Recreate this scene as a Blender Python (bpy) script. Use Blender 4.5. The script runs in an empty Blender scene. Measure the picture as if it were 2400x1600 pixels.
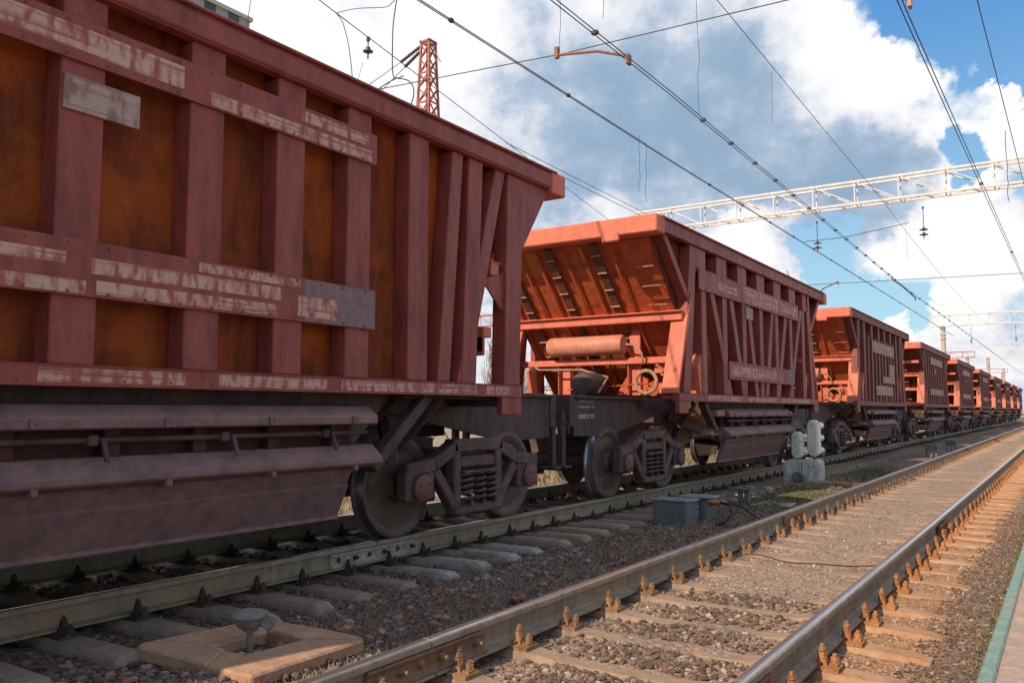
import bpy, math, random
from mathutils import Vector, Matrix, noise as mn
random.seed(7)
C = bpy.context.scene.collection
SC = bpy.context.scene
R = math.radians
H = 1.19            # eye height above the rail heads
XN, XT, XF = -2.065, -6.165, -12.3   # centre lines: near track, train track, far track

# ------------------------------------------------------------------ materials
MATS = {}
def nd(nt, typ, **kw):
    n = nt.nodes.new(typ)
    for k, v in kw.items():
        if k in n.inputs: n.inputs[k].default_value = v
        else: setattr(n, k, v)
    return n
def rgb(c): return (c[0], c[1], c[2], 1)
def mixc(nt, fac, a, b, mode='MIX'):
    m = nt.nodes.new('ShaderNodeMix'); m.data_type = 'RGBA'; m.blend_type = mode
    for sock, v in ((0, fac), (6, a), (7, b)):
        if isinstance(v, (tuple, list)): m.inputs[sock].default_value = rgb(v)
        elif isinstance(v, (int, float)): m.inputs[sock].default_value = v
        else: nt.links.new(v, m.inputs[sock])
    return m.outputs[2]
def math_(nt, op, a, b=0.0, clamp=False):
    m = nt.nodes.new('ShaderNodeMath'); m.operation = op; m.use_clamp = clamp
    for i, v in enumerate((a, b)):
        if isinstance(v, (int, float)): m.inputs[i].default_value = v
        else: nt.links.new(v, m.inputs[i])
    return m.outputs[0]
def ramp(nt, fac, lo, hi):
    m = nt.nodes.new('ShaderNodeMapRange'); m.interpolation_type = 'SMOOTHSTEP'
    nt.links.new(fac, m.inputs[0]); m.inputs[1].default_value = lo; m.inputs[2].default_value = hi
    return m.outputs[0]
def coords(nt, world=False, scale=(1, 1, 1), rnd=True):
    if world:
        g = nt.nodes.new('ShaderNodeNewGeometry'); src = g.outputs['Position']
    else:
        t = nt.nodes.new('ShaderNodeTexCoord'); src = t.outputs['Object']
        if rnd:
            oi = nt.nodes.new('ShaderNodeObjectInfo')
            a = nt.nodes.new('ShaderNodeVectorMath'); a.operation = 'MULTIPLY_ADD'
            cb = nt.nodes.new('ShaderNodeCombineXYZ')
            for i in range(3): nt.links.new(oi.outputs['Random'], cb.inputs[i])
            nt.links.new(cb.outputs[0], a.inputs[0]); a.inputs[1].default_value = (37, 53, 71); nt.links.new(src, a.inputs[2])
            src = a.outputs[0]
    mp = nt.nodes.new('ShaderNodeMapping'); mp.inputs['Scale'].default_value = scale
    nt.links.new(src, mp.inputs[0])
    return mp.outputs[0]
def nz(nt, vec, scale, detail=4, rough=.6, w=0):
    n = nt.nodes.new('ShaderNodeTexNoise'); n.inputs['Scale'].default_value = scale
    n.inputs['Detail'].default_value = detail; n.inputs['Roughness'].default_value = rough
    nt.links.new(vec, n.inputs['Vector'])
    return n.outputs[0]
def newmat(name):
    m = bpy.data.materials.new(name); m.use_nodes = True
    nt = m.node_tree; b = nt.nodes['Principled BSDF']; MATS[name] = m
    return m, nt, b
def bump(nt, b, h, dist=.01, st=.6):
    n = nt.nodes.new('ShaderNodeBump'); n.inputs['Strength'].default_value = st; n.inputs['Distance'].default_value = dist
    nt.links.new(h, n.inputs['Height']); nt.links.new(n.outputs[0], b.inputs['Normal'])
def weathered(name, base, dark, rust, rough=.6, metal=0.0, streak=True, rust_amt=.5, sc=1.0, world=False, bd=.004, grime=None):
    m, nt, b = newmat(name)
    v = coords(nt, world)
    v2 = coords(nt, world, (1, 1, .22) if streak else (1, 1, 1))
    big = nz(nt, v, 1.3*sc, 5, .6); st = nz(nt, v2, 7*sc, 5, .7); fine = nz(nt, v, 38*sc, 4, .7)
    c = mixc(nt, ramp(nt, st, .38, .68), base, dark)
    c = mixc(nt, math_(nt, 'MULTIPLY', ramp(nt, big, .62-.25*rust_amt, .78-.2*rust_amt), rust_amt+.25, True), c, rust)
    k = math_(nt, 'ADD', math_(nt, 'MULTIPLY', fine, .5), .75)
    cb = nt.nodes.new('ShaderNodeCombineColor')
    for i in range(3): nt.links.new(k, cb.inputs[i])
    c = mixc(nt, 1.0, c, cb.outputs[0], 'MULTIPLY')
    if grime:
        c = mixc(nt, math_(nt, 'MULTIPLY', ramp(nt, nz(nt, v, 4*sc, 6, .75), .46, .6), .8), c, grime)
    b.inputs['Specular IOR Level'].default_value = .28
    chip = math_(nt, 'MULTIPLY', ramp(nt, nz(nt, v, 16*sc, 5, .75), .60, .66), .75)
    c = mixc(nt, chip, c, tuple(q*.55 for q in rust))
    nt.links.new(c, b.inputs['Base Color'])
    b.inputs['Roughness'].default_value = rough; b.inputs['Metallic'].default_value = metal
    nt.links.new(math_(nt, 'ADD', math_(nt, 'MULTIPLY', st, .3), rough-.15), b.inputs['Roughness'])
    bump(nt, b, math_(nt, 'ADD', math_(nt, 'ADD', fine, math_(nt, 'MULTIPLY', big, 14.0)), math_(nt, 'MULTIPLY', st, .8)), bd, .7)
    return m
PAINT = weathered('oxide_red_paint', (.32, .070, .056), (.20, .048, .038), (.33, .085, .04), .52, rust_amt=.3)
PAINT2 = weathered('oxide_red_paint_brown', (.24, .070, .050), (.15, .046, .034), (.27, .08, .04), .6, rust_amt=.3)
SUNRED = weathered('sunlit_red_frame_paint', (.64, .165, .095), (.55, .135, .075), (.62, .18, .09), .6, rust_amt=.2)  # the red wagon paint with sunlight put into a lighter colour, for end frames
RSHEET = weathered('rusty_side_sheet', (.25, .044, .010), (.12, .026, .009), (.38, .076, .007), .8, rust_amt=.7)
OSHEET = weathered('orange_end_sheet', (.56, .10, .035), (.33, .065, .03), (.52, .17, .022), .7, rust_amt=.5)
BSHEET = weathered('dark_red_side_sheet', (.17, .035, .014), (.08, .02, .012), (.33, .085, .010), .8, rust_amt=.6)
DSHEET = weathered('dark_end_sheet', (.18, .045, .03), (.10, .03, .022), (.26, .07, .03), .7, rust_amt=.4)
UNDER = weathered('grimy_underframe', (.095, .062, .054), (.055, .038, .034), (.14, .08, .058), .7, rust_amt=.4)
CHAN = weathered('brown_end_channel', (.16, .055, .035), (.09, .035, .026), (.3, .09, .03), .75, rust_amt=.5)
DOORP = weathered('shade_dark_door_panel', (.075, .026, .018), (.045, .02, .016), (.10, .035, .015), .75, rust_amt=.4)  # recess shade between the flaps put into a darker panel colour
LOWER = weathered('dusty_discharge_door', (.23, .125, .115), (.15, .085, .078), (.28, .15, .12), .62, rust_amt=.45, streak=False)
CHUTE = weathered('dust_covered_chute', (.40, .22, .14), (.30, .15, .10), (.46, .27, .17), .8, rust_amt=.5)
TRUCK = weathered('oily_bogie_casting', (.12, .075, .068), (.065, .043, .04), (.17, .09, .065), .55, rust_amt=.5, streak=False)
WHEELM = weathered('wheel_steel', (.15, .095, .07), (.085, .056, .045), (.2, .115, .08), .5, rust_amt=.4, streak=False)
TREAD, _nt, _b = newmat('polished_tread'); _b.inputs['Base Color'].default_value = (.35, .35, .36, 1); _b.inputs['Metallic'].default_value = .9; _b.inputs['Roughness'].default_value = .35
REDBOX = weathered('axle_cap_red', (.20, .075, .065), (.12, .055, .05), (.2, .09, .065), .5, streak=False)
BOLT = weathered('rusty_fastener', (.30, .165, .085), (.20, .105, .055), (.40, .21, .095), .85, streak=False, rust_amt=.7, sc=6)
BOLTD = weathered('dark_fastener', (.085, .055, .04), (.05, .035, .028), (.13, .07, .045), .85, streak=False, rust_amt=.5, sc=6)
CREAM = weathered('cream_signal_paint', (.90, .86, .72), (.80, .75, .62), (.7, .6, .45), .5, rust_amt=.15)
GREY = weathered('grey_box_paint', (.17, .18, .165), (.125, .135, .125), (.18, .16, .13), .5, rust_amt=.25)
GREYTOP = weathered('grey_box_lid_paint', (.25, .26, .245), (.18, .19, .18), (.22, .21, .18), .5, rust_amt=.2)
CONC = weathered('dirty_white_concrete', (.70, .64, .58), (.36, .31, .27), (.40, .24, .17), .9, rust_amt=.35, sc=3)
SLAB = weathered('tan_concrete_slab', (.47, .27, .16), (.38, .21, .125), (.52, .33, .21), .9, streak=False, rust_amt=.5, sc=3)
WSLAB = weathered('pale_flagstone', (.50, .44, .38), (.4, .34, .29), (.35, .25, .18), .9, streak=False, sc=3)
BLACK = weathered('black_rubber', (.02, .02, .02), (.03, .028, .026), (.05, .04, .035), .6, streak=False)
YEL = weathered('yellow_gland', (.50, .25, .07), (.4, .2, .06), (.5, .3, .1), .6, streak=False)
WIREM = weathered('copper_wire', (.05, .042, .04), (.035, .03, .03), (.08, .05, .04), .5, streak=False)
WIREB = weathered('green_dark_wire', (.03, .05, .055), (.025, .04, .045), (.05, .06, .06), .5, streak=False)
INSUL = weathered('porcelain_insulator', (.10, .065, .05), (.07, .05, .04), (.12, .08, .06), .25, streak=False)
GALV = weathered('pale_portal_paint', (.70, .66, .62), (.56, .50, .45), (.45, .25, .14), .6, rust_amt=.25, sc=2)
REDM = weathered('red_lattice_paint', (.42, .125, .08), (.34, .10, .065), (.5, .2, .12), .6, rust_amt=.3)
POLE = weathered('concrete_mast', (.48, .40, .31), (.38, .31, .24), (.45, .33, .22), .85, rust_amt=.3)
ARMM = weathered('rusty_tube', (.30, .13, .085), (.2, .09, .06), (.4, .2, .12), .6, rust_amt=.4)
ORNG = weathered('orange_bracket_paint', (.60, .24, .12), (.5, .18, .1), (.6, .3, .2), .6)
TANKM = weathered('salmon_tank_paint', (.58, .22, .135), (.5, .18, .11), (.55, .24, .15), .5, rust_amt=.2)
GREENP = weathered('green_edge_paint', (.22, .32, .26), (.18, .26, .21), (.34, .30, .23), .85, streak=False, rust_amt=.6, sc=5)
PCONC = weathered('platform_concrete', (.44, .31, .235), (.38, .25, .185), (.5, .40, .32), .95, streak=False, rust_amt=.4, sc=5)
WALLM = weathered('pale_render', (.62, .56, .48), (.52, .46, .38), (.5, .4, .3), .9)
BLUEM = weathered('blue_paint', (.07, .28, .58), (.06, .2, .45), (.1, .3, .5), .5)
BRICKM = weathered('apartment_panel', (.42, .37, .34), (.34, .3, .28), (.4, .32, .28), .9)
GLASSM, _nt, _b = newmat('dark_window'); _b.inputs['Base Color'].default_value = (.04, .05, .06, 1); _b.inputs['Roughness'].default_value = .1
BARK = weathered('pale_bark', (.34, .27, .20), (.25, .2, .15), (.4, .32, .22), .9)

# worn stencil marks: pale paint broken up in glyph sized blotches
def lettering(name, base, pale, amt=.5):
    m, nt, b = newmat(name)
    v = coords(nt, False, (1, 1, 1))
    a = nz(nt, coords(nt, False, (1, 12, 4.5)), 1.6, 2, .5)
    r = nz(nt, coords(nt, False, (1, .6, 26)), 1.6, 2, .5)
    w = nz(nt, v, 3, 4, .7)
    f = math_(nt, 'MULTIPLY', ramp(nt, a, .33, .60), ramp(nt, r, .28, .52))
    f = math_(nt, 'MULTIPLY', f, math_(nt, 'ADD', math_(nt, 'MULTIPLY', w, .9), amt-.2), True)
    c = mixc(nt, f, base, pale)
    nt.links.new(c, b.inputs['Base Color']); b.inputs['Roughness'].default_value = .65
    return m
LETT = lettering('worn_stencil_marks', (.32, .070, .056), (.56, .33, .25), .72)
LETG = lettering('worn_grey_plate', (.19, .105, .105), (.25, .16, .155), .5)
PLATE = lettering('pale_number_plate', (.25, .12, .10), (.44, .29, .24), .75)
LETU = lettering('worn_underframe_marks', (.065, .046, .044), (.45, .42, .40), .6)

# rails: rusty web, polished crown (a second slot)
RAILW = weathered('rail_web_steel', (.33, .25, .165), (.22, .165, .115), (.36, .22, .12), .62, rust_amt=.35, world=True, sc=1.2)
def railtop():
    m, nt, b = newmat('rail_crown_polished')
    v = coords(nt, True, (14, .25, 1)); n = nz(nt, v, 3, 4, .6)
    c = mixc(nt, ramp(nt, n, .35, .7), (.72, .72, .76), (.50, .44, .40))
    nt.links.new(c, b.inputs['Base Color']); b.inputs['Metallic'].default_value = .85
    nt.links.new(math_(nt, 'ADD', math_(nt, 'MULTIPLY', n, .20), .14), b.inputs['Roughness'])
    return m
RAILT = railtop()
RAILWW = weathered('cement_splashed_steel', (.42, .38, .31), (.24, .19, .13), (.30, .17, .08), .9, rust_amt=.5, world=True, sc=4)

def ground_mat():
    m, nt, b = newmat('ballast_and_soil')
    v = coords(nt, True)
    g = nt.nodes.new('ShaderNodeNewGeometry'); sp = nt.nodes.new('ShaderNodeSeparateXYZ'); nt.links.new(g.outputs['Position'], sp.inputs[0])
    X = sp.outputs[0]
    n1 = nz(nt, v, .9, 6, .65); n2 = nz(nt, v, 9, 6, .7); n3 = nz(nt, v, 60, 3, .7)
    vo = nt.nodes.new('ShaderNodeTexVoronoi'); vo.inputs['Scale'].default_value = 38; nt.links.new(v, vo.inputs['Vector'])
    vc = nt.nodes.new('ShaderNodeSeparateColor'); nt.links.new(vo.outputs['Color'], vc.inputs[0])
    soil = mixc(nt, ramp(nt, n2, .35, .65), (.15, .095, .063), (.26, .165, .11))
    dust = mixc(nt, ramp(nt, n2, .35, .65), (.31, .20, .135), (.41, .275, .185))
    orange = mixc(nt, ramp(nt, n2, .35, .65), (.38, .17, .06), (.44, .23, .10))
    far = mixc(nt, ramp(nt, n2, .35, .65), (.30, .24, .15), (.42, .34, .23))
    jig = math_(nt, 'ADD', X, math_(nt, 'MULTIPLY', math_(nt, 'SUBTRACT', n1, .5), .8))
    inner = math_(nt, 'MULTIPLY', ramp(nt, jig, -3.0, -2.6), 1.0)
    c = mixc(nt, inner, soil, dust)
    orr = math_(nt, 'MULTIPLY', ramp(nt, jig, -1.35, -1.1), math_(nt, 'SUBTRACT', 1.0, ramp(nt, jig, -.85, -.5)))
    c = mixc(nt, orr, c, orange)
    c = mixc(nt, math_(nt, 'MULTIPLY', ramp(nt, jig, -.8, -.55), .85), c, (.19, .145, .095))
    c = mixc(nt, math_(nt, 'SUBTRACT', 1.0, ramp(nt, X, -9.5, -7.6)), c, far)
    moss = math_(nt, 'MULTIPLY', ramp(nt, nz(nt, v, .8, 4, .6), .56, .66), ramp(nt, nz(nt, v, 14, 4, .7), .4, .6))
    side = math_(nt, 'ADD', math_(nt, 'MULTIPLY', ramp(nt, jig, -.7, -.5), 1.0), math_(nt, 'MULTIPLY', math_(nt, 'SUBTRACT', 1.0, ramp(nt, jig, -3.4, -3.1)), ramp(nt, jig, -5, -4.6)), True)
    c = mixc(nt, math_(nt, 'MULTIPLY', math_(nt, 'MULTIPLY', moss, side), .8), c, (.13, .15, .035))
    peb = math_(nt, 'MULTIPLY', ramp(nt, vc.outputs[0], .90, .94), .75)
    c = mixc(nt, peb, c, (.5, .40, .33))
    c = mixc(nt, math_(nt, 'MULTIPLY', ramp(nt, vc.outputs[1], .7, .75), .45), c, (.10, .075, .06))
    k = math_(nt, 'ADD', math_(nt, 'MULTIPLY', n3, .7), .65)
    cb = nt.nodes.new('ShaderNodeCombineColor')
    for i in range(3): nt.links.new(k, cb.inputs[i])
    c = mixc(nt, 1.0, c, cb.outputs[0], 'MULTIPLY')
    nt.links.new(c, b.inputs['Base Color']); b.inputs['Roughness'].default_value = .95
    hgt = math_(nt, 'ADD', math_(nt, 'MULTIPLY', vo.outputs['Distance'], -.8), math_(nt, 'ADD', math_(nt, 'MULTIPLY', n2, 1.2), math_(nt, 'MULTIPLY', n3, .5)))
    bump(nt, b, hgt, .03, .8)
    return m
GROUND = ground_mat()
def stone_mat(name, cols):
    m, nt, b = newmat(name)
    g = nt.nodes.new('ShaderNodeNewGeometry'); cr = nt.nodes.new('ShaderNodeValToRGB'); cr.color_ramp.interpolation = 'CONSTANT'
    el = cr.color_ramp.elements
    for i, (p, c) in enumerate(cols):
        e = el[i] if i < 2 else el.new(p)
        e.position = p; e.color = rgb(c)
    nt.links.new(g.outputs['Random Per Island'], cr.inputs[0])
    n = nz(nt, coords(nt, True), 45, 4, .7)
    k = math_(nt, 'ADD', math_(nt, 'MULTIPLY', n, .8), .6)
    cb = nt.nodes.new('ShaderNodeCombineColor')
    for i in range(3): nt.links.new(k, cb.inputs[i])
    nt.links.new(mixc(nt, 1.0, cr.outputs[0], cb.outputs[0], 'MULTIPLY'), b.inputs['Base Color'])
    b.inputs['Roughness'].default_value = .9
    return m
STONE = stone_mat('mixed_ballast_stone', [(0, (.085, .054, .036)), (.25, (.125, .082, .056)), (.5, (.16, .104, .07)), (.68, (.20, .13, .088)), (.82, (.20, .082, .048)), (.90, (.26, .18, .125)), (.965, (.40, .31, .24))])
STONEO = stone_mat('dusty_orange_stone', [(0, (.32, .205, .13)), (.3, (.38, .25, .16)), (.6, (.26, .17, .115)), (.8, (.40, .27, .17)), (.955, (.5, .4, .32))])
REDST = stone_mat('reddish_stone', [(0, (.30, .12, .07)), (.35, (.22, .13, .09)), (.6, (.36, .18, .11)), (.85, (.30, .24, .19))])
PALEST = stone_mat('cement_crumb', [(0, (.42, .38, .33)), (.5, (.5, .46, .4)), (.8, (.3, .26, .22))])
GRASSD = stone_mat('dry_straw', [(0, (.24, .17, .10)), (.4, (.32, .24, .14)), (.7, (.18, .12, .075)), (.9, (.40, .31, .2))])
WEED = stone_mat('withered_weed_blade', [(0, (.20, .14, .09)), (.3, (.27, .19, .125)), (.6, (.15, .10, .07)), (.85, (.28, .21, .14)), (.96, (.2, .2, .09))])
GRASSG = stone_mat('green_grass_blade', [(0, (.09, .12, .03)), (.4, (.13, .15, .04)), (.8, (.2, .18, .07))])
SLEEP = weathered('dusty_sleeper_concrete', (.35, .23, .15), (.28, .185, .125), (.40, .25, .15), .92, streak=False, rust_amt=.5, sc=3, world=True)
SLEEPO = weathered('orange_dusted_sleeper', (.42, .22, .115), (.36, .18, .09), (.48, .29, .17), .92, streak=False, rust_amt=.6, sc=3, world=True)
SLEEPG = weathered('grey_brown_sleeper', (.33, .235, .165), (.25, .18, .13), (.40, .28, .19), .92, streak=False, rust_amt=.5, sc=3, world=True)

# ------------------------------------------------------------------ mesh helpers
class MB:
    def __init__(s): s.v = []; s.f = []; s.mi = []; s.sm = []
    def add(s, vs, fs, mi=0, sm=False):
        o = len(s.v); s.v += [tuple(v) for v in vs]; s.f += [tuple(i+o for i in f) for f in fs]
        s.mi += [mi]*len(fs); s.sm += [sm]*len(fs); return s
    def box(s, x0, x1, y0, y1, z0, z1, mi=0):
        if x0 > x1: x0, x1 = x1, x0
        if y0 > y1: y0, y1 = y1, y0
        if z0 > z1: z0, z1 = z1, z0
        vs = [(x, y, z) for z in (z0, z1) for y in (y0, y1) for x in (x0, x1)]
        return s.add(vs, [(0, 2, 3, 1), (4, 5, 7, 6), (0, 1, 5, 4), (2, 6, 7, 3), (0, 4, 6, 2), (1, 3, 7, 5)], mi)
    def bar(s, a, b, w, h=None, up=(0, 0, 1), mi=0):
        h = h or w; a = Vector(a); b = Vector(b); d = (b-a).normalized(); u = Vector(up)
        if abs(d.dot(u)) > .98: u = Vector((1, 0, 0))
        r = d.cross(u).normalized()*w/2; u = r.cross(d).normalized()*h/2
        vs = [a-r-u, a+r-u, a+r+u, a-r+u, b-r-u, b+r-u, b+r+u, b-r+u]
        return s.add(vs, [(0, 1, 2, 3), (7, 6, 5, 4), (0, 4, 5, 1), (1, 5, 6, 2), (2, 6, 7, 3), (3, 7, 4, 0)], mi)
    def prism(s, poly, axis, a, b, mi=0):
        # poly of (p, q); axis 'y': (x, z) extruded in y; 'x': (y, z) extruded in x; 'z': (x, y)
        def P(p, q, t): return {'y': (p, t, q), 'x': (t, p, q), 'z': (p, q, t)}[axis]
        n = len(poly); vs = [P(p, q, a) for p, q in poly]+[P(p, q, b) for p, q in poly]
        fs = [tuple(range(n)), tuple(range(2*n-1, n-1, -1))]+[(i, i+n, (i+1) % n+n, (i+1) % n) for i in range(n)]
        return s.add(vs, fs, mi)
    def tube(s, pts, r, seg=6, mi=0, cap=True, rs=None):
        pts = [Vector(p) for p in pts]; vs = []; prev = None
        for i, p in enumerate(pts):
            d = (pts[min(i+1, len(pts)-1)]-pts[max(i-1, 0)])
            d = d.normalized() if d.length > 1e-9 else Vector((0, 0, 1))
            u = prev if prev is not None else (Vector((0, 0, 1)) if abs(d.z) < .9 else Vector((1, 0, 0)))
            u = (u-d*u.dot(d))
            if u.length < 1e-6: u = d.orthogonal()
            u.normalize(); prev = u; w = d.cross(u); rr = rs[i] if rs else r
            for k in range(seg):
                a = 2*math.pi*k/seg; vs.append(p+(u*math.cos(a)+w*math.sin(a))*rr)
        fs = []
        for i in range(len(pts)-1):
            for k in range(seg): fs.append((i*seg+k, i*seg+(k+1) % seg, (i+1)*seg+(k+1) % seg, (i+1)*seg+k))
        s.add(vs, fs, mi, seg > 5)
        if cap:
            o = len(s.v)-len(vs)
            s.f += [tuple(o+k for k in reversed(range(seg))), tuple(o+(len(pts)-1)*seg+k for k in range(seg))]; s.mi += [mi]*2; s.sm += [False]*2
        return s
    def lathe(s, prof, c=(0, 0, 0), axis='z', seg=24, mi=0, closed=False):
        c = Vector(c); vs = []
        for r, t in prof:
            for k in range(seg):
                a = 2*math.pi*k/seg; p, q = r*math.cos(a), r*math.sin(a)
                vs.append(c+Vector({'z': (p, q, t), 'x': (t, p, q), 'y': (p, t, q)}[axis]))
        fs = []; n = len(prof)
        for i in range(n if closed else n-1):
            j = (i+1) % n
            for k in range(seg): fs.append((i*seg+k, i*seg+(k+1) % seg, j*seg+(k+1) % seg, j*seg+k))
        if not closed:
            fs += [tuple(reversed(range(seg))), tuple(range((n-1)*seg, n*seg))]
        return s.add(vs, fs, mi, True)
    def build(s, name, mats, parent=None, bev=0, loc=None):
        me = bpy.data.meshes.new(name); me.from_pydata(s.v, [], s.f)
        for m in (mats if isinstance(mats, (list, tuple)) else [mats]): me.materials.append(m)
        me.polygons.foreach_set('material_index', s.mi); me.polygons.foreach_set('use_smooth', s.sm)
        if any(s.sm): me.set_sharp_from_angle(angle=R(40))
        me.update()
        o = bpy.data.objects.new(name, me); C.objects.link(o)
        if parent: o.parent = parent
        if loc: o.location = loc
        if bev:
            b = o.modifiers.new('bevel', 'BEVEL'); b.width = bev; b.segments = 1; b.limit_method = 'ANGLE'; b.angle_limit = R(50)
        return o
def tag(o, label=None, cat=None, group=None, kind=None):
    if label: o['label'] = label
    if cat: o['category'] = cat
    if group: o['group'] = group
    if kind: o['kind'] = kind
    return o
def empty(name, loc, label, cat, group=None):
    o = bpy.data.objects.new(name, None); C.objects.link(o); o.location = loc; o.empty_display_size = .2
    return tag(o, label, cat, group)
def kids(o): return [c for c in ALLKIDS.get(o.name, [])]
def copy_tree(o, parent=None, lib=None):
    c = o.copy(); C.objects.link(c)
    if parent is not None: c.parent = parent
    for ch in lib[o]: copy_tree(ch, c, lib)
    return c
def libof(root):
    lib = {}
    def rec(o):
        lib[o] = list(o.children)
        for ch in lib[o]: rec(ch)
    rec(root); return lib

# ------------------------------------------------------------------ camera, light, world
cam = bpy.data.cameras.new('camera'); co = bpy.data.objects.new('camera', cam); C.objects.link(co); SC.camera = co
cam.sensor_width = 36; cam.lens = 36*1950/2400; cam.clip_start = .05; cam.clip_end = 6000
co.location = (0, 0, H); co.rotation_euler = (R(90+4.749), 0, R(33.70))
SDIR = Vector((-.36, -1.45, 1.0)).normalized()      # towards the sun
sun = bpy.data.lights.new('sun', 'SUN'); so = bpy.data.objects.new('sun', sun); C.objects.link(so)
sun.energy = 5.0; sun.angle = R(.53); sun.color = (1.0, .86, .68)
so.rotation_euler = SDIR.to_track_quat('Z', 'Y').to_euler()
w = bpy.data.worlds.new('World'); SC.world = w; w.use_nodes = True
nt = w.node_tree; bg = nt.nodes['Background']; bg.inputs['Strength'].default_value = .105
sky = nt.nodes.new('ShaderNodeTexSky'); sky.sky_type = 'NISHITA'; sky.sun_disc = False
sky.sun_elevation = math.asin(SDIR.z); sky.sun_rotation = math.atan2(SDIR.x, SDIR.y)
sky.air_density = 1.0; sky.dust_density = .6; sky.ozone_density = 2.0
tc = nt.nodes.new('ShaderNodeTexCoord'); D = tc.outputs['Generated']
def pdir(x, y):      # a direction of the sky, given where it shows in the 2352 px wide view
    x, y = x*1.0204, y*1.0204; th = math.atan(162/1950); ps = R(33.70)
    F = Vector((-math.sin(ps)*math.cos(th), math.cos(ps)*math.cos(th), math.sin(th))); Rt = Vector((math.cos(ps), math.sin(ps), 0)); U = Rt.cross(F)
    return (F*1950+Rt*(x-1200)-U*(y-800)).normalized()
sx = nt.nodes.new('ShaderNodeSeparateXYZ'); nt.links.new(D, sx.inputs[0])
den = math_(nt, 'ADD', math_(nt, 'MAXIMUM', sx.outputs[2], 0.0), .22)
pl = nt.nodes.new('ShaderNodeCombineXYZ')
nt.links.new(math_(nt, 'DIVIDE', sx.outputs[0], den), pl.inputs[0]); nt.links.new(math_(nt, 'DIVIDE', sx.outputs[1], den), pl.inputs[1]); nt.links.new(sx.outputs[2], pl.inputs[2])
P = pl.outputs[0]
wn = nt.nodes.new('ShaderNodeTexNoise'); wn.inputs['Scale'].default_value = 6.5; wn.inputs['Detail'].default_value = 8; wn.inputs['Roughness'].default_value = .62; nt.links.new(D, wn.inputs['Vector'])
w1 = nt.nodes.new('ShaderNodeVectorMath'); w1.operation = 'SUBTRACT'; nt.links.new(wn.outputs['Color'], w1.inputs[0]); w1.inputs[1].default_value = (.5, .5, .5)
w2 = nt.nodes.new('ShaderNodeVectorMath'); w2.operation = 'MULTIPLY_ADD'; nt.links.new(w1.outputs[0], w2.inputs[0]); w2.inputs[1].default_value = (.24, .24, .24); nt.links.new(D, w2.inputs[2])
w3 = nt.nodes.new('ShaderNodeVectorMath'); w3.operation = 'NORMALIZE'; nt.links.new(w2.outputs[0], w3.inputs[0]); DW = w3.outputs[0]
def blob(cx, cy, r_in, r_out):
    d = nt.nodes.new('ShaderNodeVectorMath'); d.operation = 'DOT_PRODUCT'; nt.links.new(DW, d.inputs[0]); d.inputs[1].default_value = pdir(cx, cy)
    m = nt.nodes.new('ShaderNodeMapRange'); m.interpolation_type = 'SMOOTHSTEP'; nt.links.new(d.outputs['Value'], m.inputs[0])
    m.inputs[1].default_value = math.cos(r_out/1950); m.inputs[2].default_value = math.cos(r_in/1950)
    return m.outputs[0]
nA = nz(nt, P, 2.3, 9, .62); nB = nz(nt, P, 7.0, 7, .6); nC = nz(nt, P, 1.1, 6, .55)
nDm = nz(nt, D, 9.0, 9, .62)
cov = math_(nt, 'ADD', math_(nt, 'MULTIPLY', math_(nt, 'SUBTRACT', nDm, .5), 2.0), .85)
for (bx, by, ri, ro, wgt) in [(1330, 270, 150, 620, .8), (600, 150, 300, 900, .6), (2290, 20, 40, 210, -1.05), (2080, -60, 40, 170, -.8), (1235, 495, 10, 95, -1.0), (1850, 600, 20, 140, -.75), (2060, 585, 20, 160, -.75),
        (2250, 650, 40, 160, -.6), (2180, 375, 5, 55, -.75), (2345, 205, 5, 50, -.6), (1960, 700, 20, 130, -.7), (2130, 690, 20, 110, -.7), (1130, 780, 10, 60, -.4),
        (1960, 540, 20, 80, -.4), (1720, 590, 60, 260, 1.0), (1800, 640, 20, 120, .5), (2000, 500, 20, 110, .5), (1450, 500, 20, 130, .9), (1300, 430, 10, 100, .6), (2330, 480, 5, 60, -.4), (2060, 790, 20, 130, 1.1), (2230, 800, 30, 190, 1.1), (1985, 735, 5, 60, .7), (1560, 470, 10, 80, .5), (2230, 570, 20, 150, .7), (1700, 640, 10, 90, .5), (1690, 560, 20, 100, .4), (1930, 150, 80, 260, .4)]:
    cov = math_(nt, 'ADD', cov, math_(nt, 'MULTIPLY', blob(bx, by, ri, ro), wgt))
# cloud thinned over the unseen sky behind the viewer, for darker, bluer shaded sides
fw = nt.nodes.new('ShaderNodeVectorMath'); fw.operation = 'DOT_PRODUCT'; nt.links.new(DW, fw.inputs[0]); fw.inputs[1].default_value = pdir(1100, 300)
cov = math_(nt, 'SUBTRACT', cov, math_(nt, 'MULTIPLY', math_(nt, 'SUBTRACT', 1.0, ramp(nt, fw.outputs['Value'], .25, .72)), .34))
cmask = ramp(nt, cov, .34, .78)
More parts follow.
